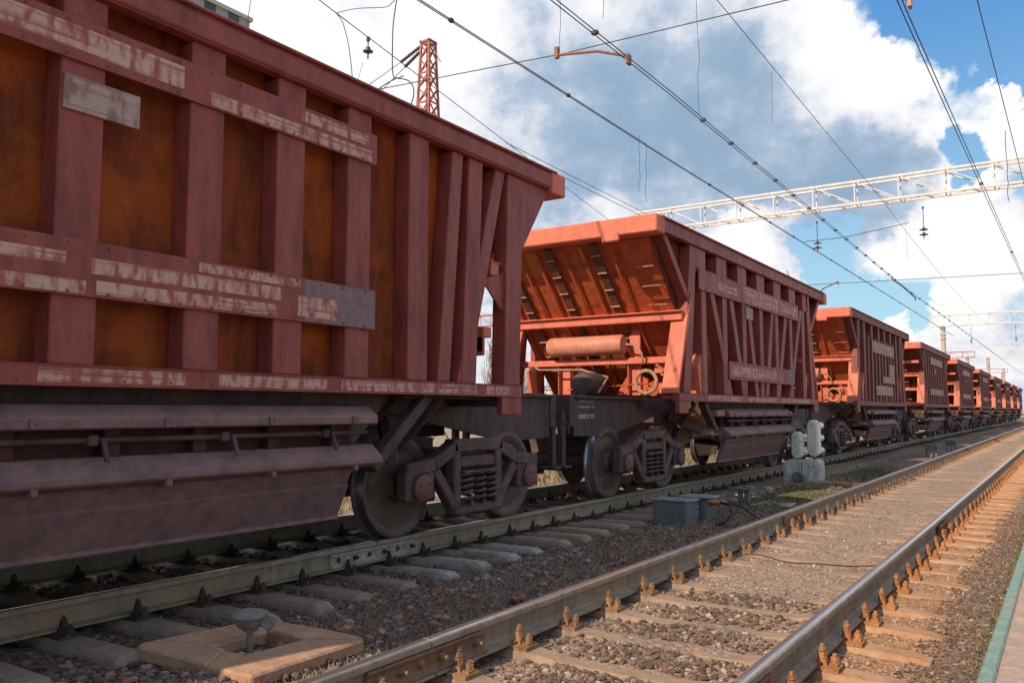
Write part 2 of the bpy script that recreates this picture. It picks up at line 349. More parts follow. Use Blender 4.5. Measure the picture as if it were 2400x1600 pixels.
# brightness of the clouds
br = math_(nt, 'ADD', math_(nt, 'MULTIPLY', math_(nt, 'SUBTRACT', nDm, .5), 1.7), .70)
br = math_(nt, 'ADD', br, math_(nt, 'MULTIPLY', math_(nt, 'SUBTRACT', nB, .5), .7))
for (bx, by, ri, ro, wgt) in [(620, 60, 250, 760, .50), (1280, 330, 60, 460, -.34), (1640, 400, 60, 330, -.27), (1560, 190, 60, 330, -.08), (1250, 60, 60, 300, .16), (1960, 130, 60, 270, .42), (1450, 490, 30, 170, .3), (1720, 590, 60, 200, .4), (1050, 130, 10, 130, .12), (2230, 180, 60, 260, .36),
        (1960, 330, 40, 220, -.22), (2150, 480, 20, 110, .4), (2230, 580, 20, 150, .35), (1990, 460, 30, 170, -.25), (1700, 560, 20, 140, .35), (2080, 780, 20, 150, .3), (2250, 800, 20, 160, .25), (370, 60, 50, 300, .3), (1350, 480, 20, 110, .12), (2250, 330, 30, 140, .12)]:
    br = math_(nt, 'ADD', br, math_(nt, 'MULTIPLY', blob(bx, by, ri, ro), wgt))
brc = ramp(nt, br, .02, 1.12)
cr = nt.nodes.new('ShaderNodeValToRGB'); el = cr.color_ramp.elements
el[0].position = 0; el[0].color = (.285, .41, .57, 1); el[1].position = 1; el[1].color = (.98, .98, .98, 1)
e = el.new(.35); e.color = (.44, .54, .68, 1)
e = el.new(.62); e.color = (.72, .75, .83, 1)
nt.links.new(brc, cr.inputs[0])
cl10 = mixc(nt, 1.0, cr.outputs[0], (10, 10, 10), 'MULTIPLY')
hz = ramp(nt, sx.outputs[2], .02, .50)
blue = mixc(nt, hz, (4.6, 7.6, 9.0), (.70, 3.1, 7.4))
blue = mixc(nt, .25, blue, sky.outputs[0])
# only the half of the sky the view looks into carries these clouds; the rest is plain broken cloud and sky
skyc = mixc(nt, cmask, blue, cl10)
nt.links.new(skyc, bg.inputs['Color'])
SC.view_settings.view_transform = 'Standard'; SC.view_settings.look = 'None'; SC.view_settings.exposure = 0
SC.cycles.max_bounces = 5; SC.cycles.diffuse_bounces = 3; SC.cycles.glossy_bounces = 3

# ------------------------------------------------------------------ ground
def axis_steps(segs):
    out = []
    for a, b, st in segs:
        n = max(1, int(round((b-a)/st)))
        out += [a+(b-a)*i/n for i in range(n)]
    return out+[segs[-1][1]]
PITCH = .585; Y0N = 1.88
def gz(x, y):
    z = -.215
    n = mn.noise(Vector((x*.9, y*.9, 0)))*.022+mn.noise(Vector((x*3.1, y*3.1, 4)))*.012+mn.noise(Vector((x*9, y*9, 9)))*.008
    if -3.45 < x < -.5:           # near track: cribs filled with dusty ballast, higher over the middle of the sleepers
        z = -.236+.012*math.exp(-((x-XN)/.42)**2)
        ph = ((y-Y0N)/PITCH) % 1.0; ph = min(ph, 1-ph)*PITCH
        if y < 60: z += -.006*min(1, max(0, (ph-.12)/.08))+mn.noise(Vector((x*1.7, y*2.3, 20)))*.016
    if x > -.62: z += min(.07, (x+.62)*.2)
    if x < -4.15 and x > -7.9: z -= .05*min(1, (-4.15-x)/.25)
    if x < -7.9: z -= .02
    if -4.3 < x < -3.0: z += .03*math.exp(-((x+3.75)/.3)**2)
    if x < -20: z -= .0
    return z+n
def make_ground():
    xs = axis_steps([(-3000, -400, 500), (-400, -60, 30), (-60, -20, 5), (-20, -8.2, .5), (-8.2, -5.3, .12), (-5.3, .3, .045), (.3, 6, .5), (6, 60, 9), (60, 800, 200), (800, 3000, 1000)])
    ys = axis_steps([(-600, -60, 90), (-60, 0, 5), (0, 1.5, .3), (1.5, 9, .045), (9, 20, .1), (20, 45, .35), (45, 120, 2), (120, 400, 20), (400, 3500, 300)])
    vs = [(x, y, gz(x, y)) for y in ys for x in xs]; nx = len(xs)
    fs = [(j*nx+i, j*nx+i+1, (j+1)*nx+i+1, (j+1)*nx+i) for j in range(len(ys)-1) for i in range(nx-1)]
    m = MB(); m.v = vs; m.f = fs; m.mi = [0]*len(fs); m.sm = [True]*len(fs)
    me = bpy.data.meshes.new('ground'); me.from_pydata(vs, [], fs); me.materials.append(GROUND)
    me.polygons.foreach_set('use_smooth', [True]*len(fs)); me.update()
    o = bpy.data.objects.new('ground', me); C.objects.link(o); tag(o, kind='structure')
make_ground()

# ------------------------------------------------------------------ rails
PROF = [(-.075, -.180), (.075, -.180), (.075, -.170), (.022, -.155), (.010, -.140), (.009, -.060), (.016, -.046), (.0375, -.040), (.0375, -.013), (.033, -.0062), (.026, -.0030), (.016, -.0010), (.006, 0.0),
        (-.006, 0.0), (-.016, -.0010), (-.026, -.0030), (-.033, -.0062), (-.0375, -.013), (-.0375, -.040), (-.016, -.046), (-.009, -.060), (-.010, -.140), (-.022, -.155), (-.075, -.170)]
def rail(x, y0, y1, label, group=None, mat=None):
    m = MB(); n = len(PROF); ys = [y0]
    while ys[-1] < y1-2.5 and ys[-1] < 60: ys.append(ys[-1]+2)
    ys.append(y1)
    for y in ys: m.v += [(p, y-y0, q) for p, q in PROF]
    for j in range(len(ys)-1):
        for i in range(n):
            a = j*n+i; b = j*n+(i+1) % n
            m.f.append((a, b, b+n, a+n)); m.mi.append(1 if 10 <= i <= 14 else 0); m.sm.append(8 <= i <= 16)
    m.f += [tuple(reversed(range(n))), tuple(range((len(ys)-1)*n, len(ys)*n))]; m.mi += [0, 0]; m.sm += [False, False]
    o = m.build('rail', [mat or RAILW, RAILT]); o.location = (x, y0, 0); o.data.set_sharp_from_angle(angle=R(35))
    if abs(x) < 8: o.rotation_euler = (0, R(2.6)*(1 if x in (XN-.795, XT-.795) else -1), 0)
    return tag(o, label, 'rail', group)
XL, XR = XN-.795, XN+.795
XTR, XTL = XT+.795, XT-.795
G = .012
rail(XL, -20, 3.48-G/2, 'left rail of the empty track in the foreground, ending at the bolted joint', 'rails')
rail(XL, 3.48+G/2, 10.36, 'left rail of the empty track, middle length in front of the grey boxes', 'rails')
rail(XL, 10.36+G, 31.5, 'left rail of the empty track, length running past the white signal', 'rails')
rail(XL, 31.5+G, 900, 'left rail of the empty track, far length running to the horizon', 'rails')
rail(XR, -20, 3.73-G, 'right rail of the empty track, short end at the bottom edge of the picture', 'rails')
rail(XR, 3.73, 10.75-G, 'right rail of the empty track with orange dusted bolts, foreground length', 'rails')
rail(XR, 10.75, 31.7, 'right rail of the empty track, length beyond the tilted joint bar', 'rails')
rail(XR, 31.7+G, 900, 'right rail of the empty track, far length running to the horizon', 'rails')
rail(XTR, -20, 5.77-G, 'near rail of the train track, length at the lower left of the picture', 'rails')
rail(XTR, 5.77, 900, 'near rail of the train track, length under the wheels beyond the splashed joint', 'rails')
rail(XTL, -20, 900, 'far rail of the train track, shining through the gaps below the wagons', 'rails')
rail(XF-.795, -60, 900, 'far rail of the sunlit track behind the train', 'rails')
rail(XF+.795, -60, 900, 'near rail of the sunlit track behind the train', 'rails')

def hexbolt(m, c, axis, r=.022, l=.03, shank=.012, sl=.03, mi=0, flip=1):
    x, y, z = c
    prof = [(r, 0), (r, l*flip), (shank, l*flip), (shank, (l+sl)*flip)]
    m.lathe([(p, q) for p, q in prof], c, axis, 6, mi); m.sm[-(6*3+2):] = [False]*(6*3+2)
def joint_bar(x, yc, side, label, mat, L=.82, nb=3, bm=BOLT, tilt=0, faces=(1,)):
    e = empty('joint_bar', (x, yc, 0), label, 'rail joint', 'bolted rail joints')
    for sd in faces:
        m = MB(); xo = side*sd
        poly = [(xo*.012, -.058), (xo*.034, -.048), (xo*.040, -.062), (xo*.030, -.085), (xo*.030, -.125), (xo*.046, -.148), (xo*.062, -.164), (xo*.05, -.166), (xo*.012, -.148)]
        m.prism(poly, 'y', -L/2, L/2); m.build('fishplate', mat, e, .002)
    for i in range(nb*2):
        t = (i-(nb*2-1)/2)*L/(nb*2)
        b = MB()
        if i % 2: hexbolt(b, (side*.031, t, -.105), 'x', .021, .022, .012, .03, 0, side)
        else: b.lathe([(.024, 0), (.02, side*.010), (.010, side*.014)], (side*.031, t, -.105), 'x', 12)
        b.build('bolt', bm, e)
    return e
joint_bar(XL, 3.48, 1, 'long rusty joint bar bolted to the left rail in the foreground', weathered('rusty_joint_bar', (.24, .12, .07), (.17, .09, .055), (.30, .14, .07), .75, streak=False, rust_amt=.5, sc=3), .95, 3, faces=(1, -1))
joint_bar(XL, 10.4, 1, 'joint bar on the left rail beside the grey boxes', BOLT, .8)
joint_bar(XL, 31.5, 1, 'distant joint bar on the left rail past the signal', BOLT, .8)
joint_bar(XR, 3.62, 1, 'orange joint bar at the bottom edge on the right rail', MATS['rusty_joint_bar'], .9)
jt = joint_bar(XR+.035, 10.55, 1, 'pale joint bar tilted outward on the right rail', MATS['rusty_joint_bar'], .8); jt.rotation_euler = (0, R(12), 0)
joint_bar(XTR, 5.77, 1, 'cement splashed joint bar on the near rail of the train track', RAILWW, 1.15, 3, BOLTD)

# ------------------------------------------------------------------ sleepers with their fastenings
def fastening(side, mat, detail=True, rr=1.0):
    """clip bolts on one side of a rail (side = +1 right, -1 left); origin on the rail axis at the sleeper"""
    m = MB()
    m.box(side*.06, side*.19, -.07, .07, -.20, -.178)             # ribbed plate
    m.box(side*.078, side*.092, -.05, .05, -.178, -.158)           # rib
    if detail:
        # tall clip bolt close to the rail
        m.prism([(side*.05, -.168), (side*.072, -.150), (side*.118, -.150), (side*.124, -.178), (side*.106, -.178), (side*.100, -.162), (side*.07, -.158)], 'y', -.03, .03)
        m.lathe([(.026, -.150), (.026, -.140), (.022, -.139)], (side*.094, 0, 0), 'z', 10)
        hexbolt(m, (side*.094, 0, -.139), 'z', .025, .028, .012, .040)
        m.lathe([(.020, -.106), (.020, -.088)], (side*.094, 0, 0), 'z', 6); m.sm[-20:] = [False]*20
        # short anchor bolt further out
        m.box(side*.132, side*.178, -.028, .028, -.178, -.166)
        hexbolt(m, (side*.156, .01, -.166), 'z', .023, .030, .013, .018)
    else:
        m.lathe([(.024, -.178), (.024, -.115), (.013, -.112), (.012, -.085)], (side*.094, 0, 0), 'z', 5)
        m.lathe([(.026, -.178), (.022, -.130)], (side*.156, 0, 0), 'z', 5)
    return m
def sleeper_mesh(L=2.7, proud=False, seed=0):
    rnd = random.Random(seed); m = MB()
    xs = [-L/2, -L/2+.07, -1.02, -.60, -.35, 0, .35, .60, 1.02, L/2-.07, L/2]
    top = [-.215, -.178, -.200, -.200, -.225, -.232, -.225, -.200, -.200, -.178, -.215]
    top = [-.235, -.212, -.2, -.2, -.222, -.226, -.222, -.2, -.2, -.212, -.235] if not proud else [-.225, -.190, -.195, -.2, -.222, -.226, -.222, -.2, -.195, -.190, -.225]
    hw = [.075, .085, .09, .09, .075, .072, .075, .09, .09, .085, .075]
    n = 0
    for x, t, w_ in zip(xs, top, hw):
        j = rnd.uniform(-.006, .006)
        m.v += [(x, -w_-.05, -.42), (x, -w_-.012, t-.035), (x, -w_+.012+j*.3, t+j*.3), (x, w_-.012, t+j*.3), (x, w_+.012, t-.035), (x, w_+.05, -.42)]
    for i in range(len(xs)-1):
        for k in range(5):
            a = i*6+k; m.f.append((a, a+6, a+7, a+1)); m.mi.append(1 if (k in (1, 2, 3) and xs[i] >= .55) else 0); m.sm.append(False)
    m.f += [(0, 1, 2, 3, 4, 5), tuple(len(m.v)-1-q for q in range(6))]; m.mi += [0, 1]; m.sm += [False, False]
    return m
def sleeper_proto(xc, label, group, mats, boltmats, detail):
    e = empty('sleeper', (xc, 0, 0), label, 'railway sleeper', group)
    sleeper_mesh(2.7 if xc == XN else 3.3, xc == XT, 1).build('sleeper_block', mats, e, .006 if detail else 0)
    for rx in (-.795, .795):
        for sd in (-1, 1):
            bm = boltmats[1] if rx > 0 else boltmats[0]
            f = fastening(sd, bm, detail); o = f.build('rail_fastening', bm, e); o.location = (rx, 0, 0)
    return e
SPLASH = weathered('cement_splashed_concrete', (.42, .37, .31), (.30, .25, .20), (.24, .17, .12), .92, streak=False, rust_amt=.6, sc=4, world=True)
BOLTO = weathered('orange_dusted_fastener', (.40, .175, .07), (.28, .12, .055), (.48, .22, .085), .9, streak=False, rust_amt=.7, sc=6)
LN = 'dusty concrete sleeper with bolts under the empty near track'; GN = 'sleepers of the near track'
LT = 'grey brown concrete sleeper poking out from under the train track'; GT = 'sleepers of the train track'
pN = sleeper_proto(XN, LN, GN, [SLEEP, SLEEPO], (BOLT, BOLTO), True)
pNf = sleeper_proto(XN, LN, GN, [SLEEP, SLEEPO], (BOLT, BOLTO), False)
pT = sleeper_proto(XT, LT, GT, [SLEEPG, SLEEPG], (BOLTD, BOLTD), True)
pTf = sleeper_proto(XT, LT, GT, [SLEEPG, SLEEPG], (BOLTD, BOLTD), False)
libs = {p: libof(p) for p in (pN, pNf, pT, pTf)}
first = {p: True for p in libs}
def put(p, y, dz=0, rz=0):
    o = p if first[p] else copy_tree(p, None, libs[p]); first[p] = False
    o.location = (p.location.x if o is p else o.location.x, y, dz); o.rotation_euler = (0, 0, rz); return o
for i in range(150):
    y = Y0N+i*PITCH
    put(pN if y < 14 else pNf, y+random.uniform(-.018, .018), random.uniform(-.010, .004), R(random.uniform(-.9, .9)))
for i in range(148):
    y = 1.35+i*.50 if i < 30 else 1.35+15+(i-30)*.55
    o = put(pT if y < 9 else pTf, y, random.uniform(-.03, .005), R(random.uniform(-2, 2)))
    if 5.7 < y < 7.5:
        o['label'] = 'pale cement splashed sleeper beside the splashed rail joint'; o['group'] = 'cement splashed sleepers'
        for ch in o.children:
            if ch.name.startswith('sleeper_block'): ch.data = ch.data.copy(); ch.data.materials[0] = ch.data.materials[1] = SPLASH
m = MB()
for i in range(400):
    for xc, y in ((XN, Y0N+(150+i)*PITCH), (XT, 81+i*.55)):
        m.box(xc-1.35, xc+1.35, y-.09, y+.09, -.3, -.2)
for i in range(300): m.box(XF-1.35, XF+1.35, -20+i*.6, -19.8+i*.6, -.3, -.2)
o = m.build('distant_sleepers', SLEEP); tag(o, 'rows of distant sleepers merging into the ballast', 'railway sleepers', 'distant sleepers', 'stuff')

# ------------------------------------------------------------------ loose stones, straw, grass
ICO_V = []; t_ = (1+5**.5)/2
for a, b_ in ((1, t_), (-1, t_), (1, -t_), (-1, -t_)): ICO_V += [(0, a, b_), (a, b_, 0), (b_, 0, a)]
ICO_V = [Vector(v).normalized() for v in ICO_V]
def hull_faces():
    fs = []; el_ = min((a-b).length for i, a in enumerate(ICO_V) for b in ICO_V[:i])*1.05; n = 12
    for i in range(n):
        for j in range(i+1, n):
            for k in range(j+1, n):
                A, B, Cc = ICO_V[i], ICO_V[j], ICO_V[k]
                if (A-B).length < el_ and (B-Cc).length < el_ and (A-Cc).length < el_:
                    fs.append((i, j, k) if (B-A).cross(Cc-A).dot(A+B+Cc) > 0 else (i, k, j))
    return fs
ICO_F = hull_faces()
SHAPES = []
for q in range(14):
    rn = random.Random(q); S = Matrix.Diagonal((rn.uniform(.7, 1.3), rn.uniform(.6, 1.1), rn.uniform(.45, .85)))
    SHAPES.append([S @ (v*rn.uniform(.72, 1.2)) for v in ICO_V])
def stones(n, area, size, mat, name, label, sink=.3, reject=None, seed=0):
    rn = random.Random(seed); vs = []; fs = []
    for _ in range(n):
        x, y = area(rn)
        if reject and reject(x, y): continue
        s = size(rn, x, y)
        q = Matrix.Rotation(rn.uniform(0, 6.28), 3, 'Z') @ Matrix.Rotation(rn.uniform(-.6, .6), 3, 'X')
        o = Vector((x, y, gz(x, y)+s*(1-sink)*.5)); b = len(vs)
        vs += [tuple(q @ (v*s)+o) for v in SHAPES[rn.randrange(14)]]
        fs += [(a+b, c+b, d+b) for a, c, d in ICO_F]
    me = bpy.data.meshes.new(name); me.from_pydata(vs, [], fs); me.materials.append(mat); me.update()
    o = bpy.data.objects.new(name, me); C.objects.link(o)
    return tag(o, label, 'gravel', kind='stuff')
def ydist(rn, y0, y1):   # denser close by
    u = rn.random(); return y0*(y1/y0)**(u**.85)
def crib(x, y):
    ph = ((y-Y0N)/PITCH) % 1.0; ph = min(ph, 1-ph)*PITCH
    return ph < .10 or abs(x-XL) < .10 or abs(x-XR) < .1
stones(24000, lambda r: (r.uniform(-3.35, -.75), ydist(r, 1.6, 14)), lambda r, x, y: r.uniform(.003, .014)*(1.6 if r.random() < .12 else .9), STONEO, 'ballast_gravel', 'dusty brown ballast gravel between the sleepers of the empty track', .35, crib, 3)
stones(5000, lambda r: (r.gauss(XN, .30), ydist(r, 2.2, 6.5)), lambda r, x, y: r.uniform(.008, .027), STONE, 'dark_ballast_gravel', 'heaps of dark broken ballast in the middle of the empty track', .3, crib, 4)
def intrain(x, y): return abs(x-XTR) < .1 or abs(x-XL) < .09 or (-4.48 < x < -3.47 and 2.83 < y < 3.67 and not (-4.07 < x < -3.80 and 3.07 < y < 3.46))
stones(20000, lambda r: (r.uniform(-5.5, -2.95), ydist(r, 1.3, 17)), lambda r, x, y: r.uniform(.006, .030)*(1 if r.random() < .4 else .5) if x < -4.2 or y < 4 else r.uniform(.003, .011)*(2.2 if r.random() < .05 else 1), STONE, 'soil_gravel', 'dark brown stones and soil crumbs between the two tracks', .45, intrain, 5)
stones(420, lambda r: (r.uniform(-4.5, -3.05), ydist(r, 2.4, 13)), lambda r, x, y: r.uniform(.018, .045), REDST, 'brick_fragments', 'larger reddish stones and brick bits on the dark soil between the tracks', .5, intrain, 15)
stones(260, lambda r: (r.uniform(-4.4, -3.9), r.uniform(4.9, 7.2)), lambda r, x, y: r.uniform(.008, .02), PALEST, 'cement_crumbs', 'pale cement crumbs beside the splashed sleepers', .4, None, 16)
stones(5000, lambda r: (r.uniform(-7.8, -5.4), ydist(r, 1.5, 16)), lambda r, x, y: r.uniform(.015, .04), STONE, 'shaded_gravel', 'ballast stones in the shade underneath the train', .3, None, 6)
stones(9000, lambda r: (r.uniform(-.85, -.3), ydist(r, 4, 14)), lambda r, x, y: r.uniform(.004, .014), STONE, 'fine_grit', 'fine grit strewn along the foot of the platform edge', .3, None, 8)
def blades(n, area, hgt, mat, name, label, seed, lean=.7, wdt=.0022):
    rn = random.Random(seed); vs = []; fs = []
    for _ in range(n):
        x, y = area(rn); h = hgt(rn); a = rn.uniform(0, 6.28); l = rn.uniform(.1, lean)*h; z = gz(x, y)-.005
        dx, dy = math.cos(a), math.sin(a); w2 = wdt*(1+y*.12)
        px, py = .83*w2, .55*w2; b = len(vs)
        vs += [(x-px, y-py, z), (x+px, y+py, z), (x+dx*l*.4+px*.7, y+dy*l*.4+py*.7, z+h*.6), (x+dx*l*.4-px*.7, y+dy*l*.4-py*.7, z+h*.6), (x+dx*l, y+dy*l, z+h*.9)]
        fs += [(b, b+1, b+2, b+3), (b+3, b+2, b+4)]
    me = bpy.data.meshes.new(name); me.from_pydata(vs, [], fs); me.materials.append(mat); me.update()
    o = bpy.data.objects.new(name, me); C.objects.link(o)
    return tag(o, label, 'grass', kind='stuff')
blades(7000, lambda r: (-3.02-abs(r.gauss(0, .16)), r.uniform(2.6, 4.6)), lambda r: r.uniform(.02, .085), GRASSD, 'dry_grass', 'sunlit dry straw tufts along the outside of the foreground rail', 1, 1.6)
blades(22000, lambda r: (r.uniform(-4.5, -3.0), ydist(r, 3.6, 20)), lambda r: r.uniform(.012, .05), WEED, 'withered_weeds', 'short withered weeds covering the soil between the tracks', 2, 2.4, .0026)
blades(7000, lambda r: (-3.9+r.gauss(0, .28), 13.9+r.gauss(0, .9)), lambda r: r.uniform(.01, .04), GRASSG, 'green_grass', 'low green grass patch in front of the white signal', 3, 1.2, .003)
blades(5000, lambda r: (-3.8+r.gauss(0, .28), 19.5+r.gauss(0, 1.2)), lambda r: r.uniform(.01, .04), GRASSG, 'mossy_grass', 'low green grass behind the white signal', 4, 1.2, .003)
blades(3000, lambda r: (-.42+r.gauss(0, .05), ydist(r, 5, 12)), lambda r: r.uniform(.008, .03), GRASSG, 'platform_moss', 'moss and grass tufts at the foot of the platform edge', 5, 1.5, .002)
blades(3000, lambda r: (-4.05+r.gauss(0, .35), 16.6+r.gauss(0, .5)), lambda r: r.uniform(.02, .09), GRASSD, 'signal_weeds', 'dry weeds around the foot of the signal base', 6, 1.4, .003)
blades(9000, lambda r: (r.uniform(-11, -8.2), r.uniform(6, 40)), lambda r: r.uniform(.05, .22), GRASSD, 'far_dry_grass', 'tall sunlit dry grass beyond the train', 7, 1.0, .005)

TWIG = weathered('dry_twig', (.26, .15, .08), (.18, .1, .06), (.3, .2, .12), .9, streak=False)
rn = random.Random(21)
for i in range(34):
    x, y = (rn.uniform(-4.4, -3.1), rn.uniform(2.6, 9)) if i < 22 else (rn.uniform(-2.7, -1.5), rn.uniform(3.5, 9))
    a = rn.uniform(0, 3.14); l = rn.uniform(.08, .28); pts = []
    for k in range(5):
        t = (k/4-.5)*l; xx, yy = x+math.cos(a)*t+rn.uniform(-.008, .008), y+math.sin(a)*t+rn.uniform(-.008, .008); pts.append((xx, yy, gz(xx, yy)+.008+k*.004))
    m = MB(); m.tube(pts, .003, 5, rs=[.0045, .004, .0035, .003, .0015]); o = m.build('twig', TWIG); tag(o, 'dry twig lying on the ballast and soil between the rails', 'twig', 'twigs strewn over the ground')
m = MB(); pts = []
for k in range(22):
    t = k/21; xx = -2.75+1.4*t; yy = 7.9+.12*math.sin(t*9)+.1*t; pts.append((xx, yy, -.19+.012*math.sin(t*14)))
m.tube(pts, .006, 6); o = m.build('loose_wire', BOLTD); tag(o, 'rusty wire lying across a sleeper of the empty track', 'wire')

# ------------------------------------------------------------------ platform
pf = MB()
pf.box(-.16, 4.6, -30, 160, -.5, .21); o = pf.build('platform', PCONC, None, .01); tag(o, kind='structure')
m = MB(); m.box(-.27, -.16, -30, 160, -.5, .212); o = m.build('platform_kerb', PCONC, None, .008); tag(o, kind='structure')
m = MB(); m.box(-.325, -.27, -30, 160, -.5, .216); o = m.build('platform_edge_line', GREENP, None, .008); tag(o, kind='structure')

# ------------------------------------------------------------------ hopper wagons (origin at the middle of the wagon on rail level, u = y)
def slope_u(z, zb=1.45, ub=2.48, zt=3.6, ut=4.5): return ub+(z-zb)*(ut-ub)/(zt-zb)
def wheelset(parent, y):
    for sd in (-1, 1):
        m = MB(); x = sd*.795
        out = sd
        prof = [(.10, x+out*.10), (.12, x+out*.10), (.15, x+out*.045), (.36, x+out*.015), (.405, x+out*.055), (.455, x+out*.062), (.472, x+out*.055), (.476, x-out*.03), (.490, x-out*.055), (.507, x-out*.068), (.490, x-out*.08),
                (.42, x-out*.08), (.38, x-out*.02), (.15, x-out*.02), (.12, x-out*.09), (.10, x-out*.09)]
        m.lathe(prof, (0, 0, .476), 'x', 40, 0)
        for fi in range(len(m.f)-2): m.mi[fi] = 1 if 6*40 <= fi < 8*40 else 0
        o = m.build('wheel', [WHEELM, TREAD], parent); o.location = (0, y, 0)
    m = MB(); m.lathe([(.085, -1.15), (.085, 1.15)], (0, 0, .476), 'x', 14); o = m.build('axle', TRUCK, parent); o.location = (0, y, 0)
def make_bogie(parent, yc):
    b = MB(); b.box(-1.0, 1.0, -.22, .22, .52, .80); b.box(-.3, .3, -.28, .28, .78, .9)
    b.box(-.9, .9, .42, .54, .3, .42); b.box(-.9, .9, -.54, -.42, .3, .42)
    bo = b.build('bogie', TRUCK, parent, .012); bo.location = (0, yc, 0)
    for sd in (-1, 1):
        m = MB(); x0, x1 = sd*1.0, sd*1.13
        top = [(-1.10, .60), (-1.04, .68), (-.70, .72), (-.42, .90), (.42, .90), (.70, .72), (1.04, .68), (1.10, .60), (.74, .60), (.60, .66), (.40, .78), (-.40, .78), (-.60, .66), (-.74, .60)]
        m.prism(top[:7]+[], 'x', x0, x1) if False else None
        for a, c in (((-1.12, .64), (-.70, .68)), ((-.70, .68), (-.36, .84)), ((-.42, .845), (.42, .845)), ((.36, .84), (.70, .68)), ((.70, .68), (1.12, .64))):
            m.bar((sd*1.065, a[0], a[1]), (sd*1.065, c[0], c[1]), .14, .13)
        for sg in (-1, 1):
            m.bar((sd*1.065, sg*.68, .62), (sd*1.065, sg*.36, .24), .12, .11)
            m.box(x0, x1, sg*.30, sg*.41, .22, .80)
            m.box(x0-.0*sd, x1, sg*.72, sg*.80, .36, .62); m.box(x0, x1, sg*1.05, sg*1.13, .36, .66)
        m.box(x0, sd*1.15, -.40, .40, .17, .26)
        m.build('side_frame', TRUCK, bo, .015)
        for yy in (-.21, 0, .21):
            s = MB()
            for rr, xx in ((.085, 1.09),):
                pts = [(sd*xx+rr*math.cos(a*math.pi/5), yy+rr*math.sin(a*math.pi/5), .27+.30*a/50) for a in range(51)]
                s.tube(pts, .017, 6)
            s.box(sd*(xx-.09), sd*(xx+.09), yy-.1, yy+.1, .575, .60)
            s.build('spring', TRUCK, bo)
        m = MB(); m.box(sd*.98, sd*1.12, -.295, .295, .62, .74); m.build('bolster_end', TRUCK, bo, .02)
        for sg in (-1, 1):
            m = MB(); m.box(sd*.98, sd*1.14, sg*.925-.14, sg*.925+.14, .36, .60)
            m.lathe([(.13, sd*1.14), (.13, sd*1.17), (.10, sd*1.185), (.05, sd*1.19)], (0, sg*.925, .476), 'x', 20, 1)
            for k_ in range(3): m.lathe([(.018, sd*1.178), (.016, sd*1.20)], (0, sg*.925+.07*math.cos(k_*2.09+.5), .476+.07*math.sin(k_*2.09+.5)), 'x', 6)
            m.build('axle_box', [TRUCK, REDBOX], bo, .015)
    for yy in (-.925, .925): wheelset(bo, yy)
    return bo
def rib(parent, sd, yb, yt, zb, zt, w_, mat, x0=1.39, x1=1.555):
    m = MB(); vs = []
    for x in (sd*x0, sd*x1):
        vs += [(x, yb-w_/2, zb), (x, yb+w_/2, zb), (x, yt+w_/2, zt), (x, yt-w_/2, zt)]
    if sd > 0: fs = [(3, 2, 1, 0), (4, 5, 6, 7), (0, 1, 5, 4), (1, 2, 6, 5), (2, 3, 7, 6), (3, 0, 4, 7)]
    else: fs = [(0, 1, 2, 3), (7, 6, 5, 4), (4, 5, 1, 0), (5, 6, 2, 1), (6, 7, 3, 2), (7, 4, 0, 3)]
    m.add(vs, fs); return m.build('rib', mat, parent, .008)
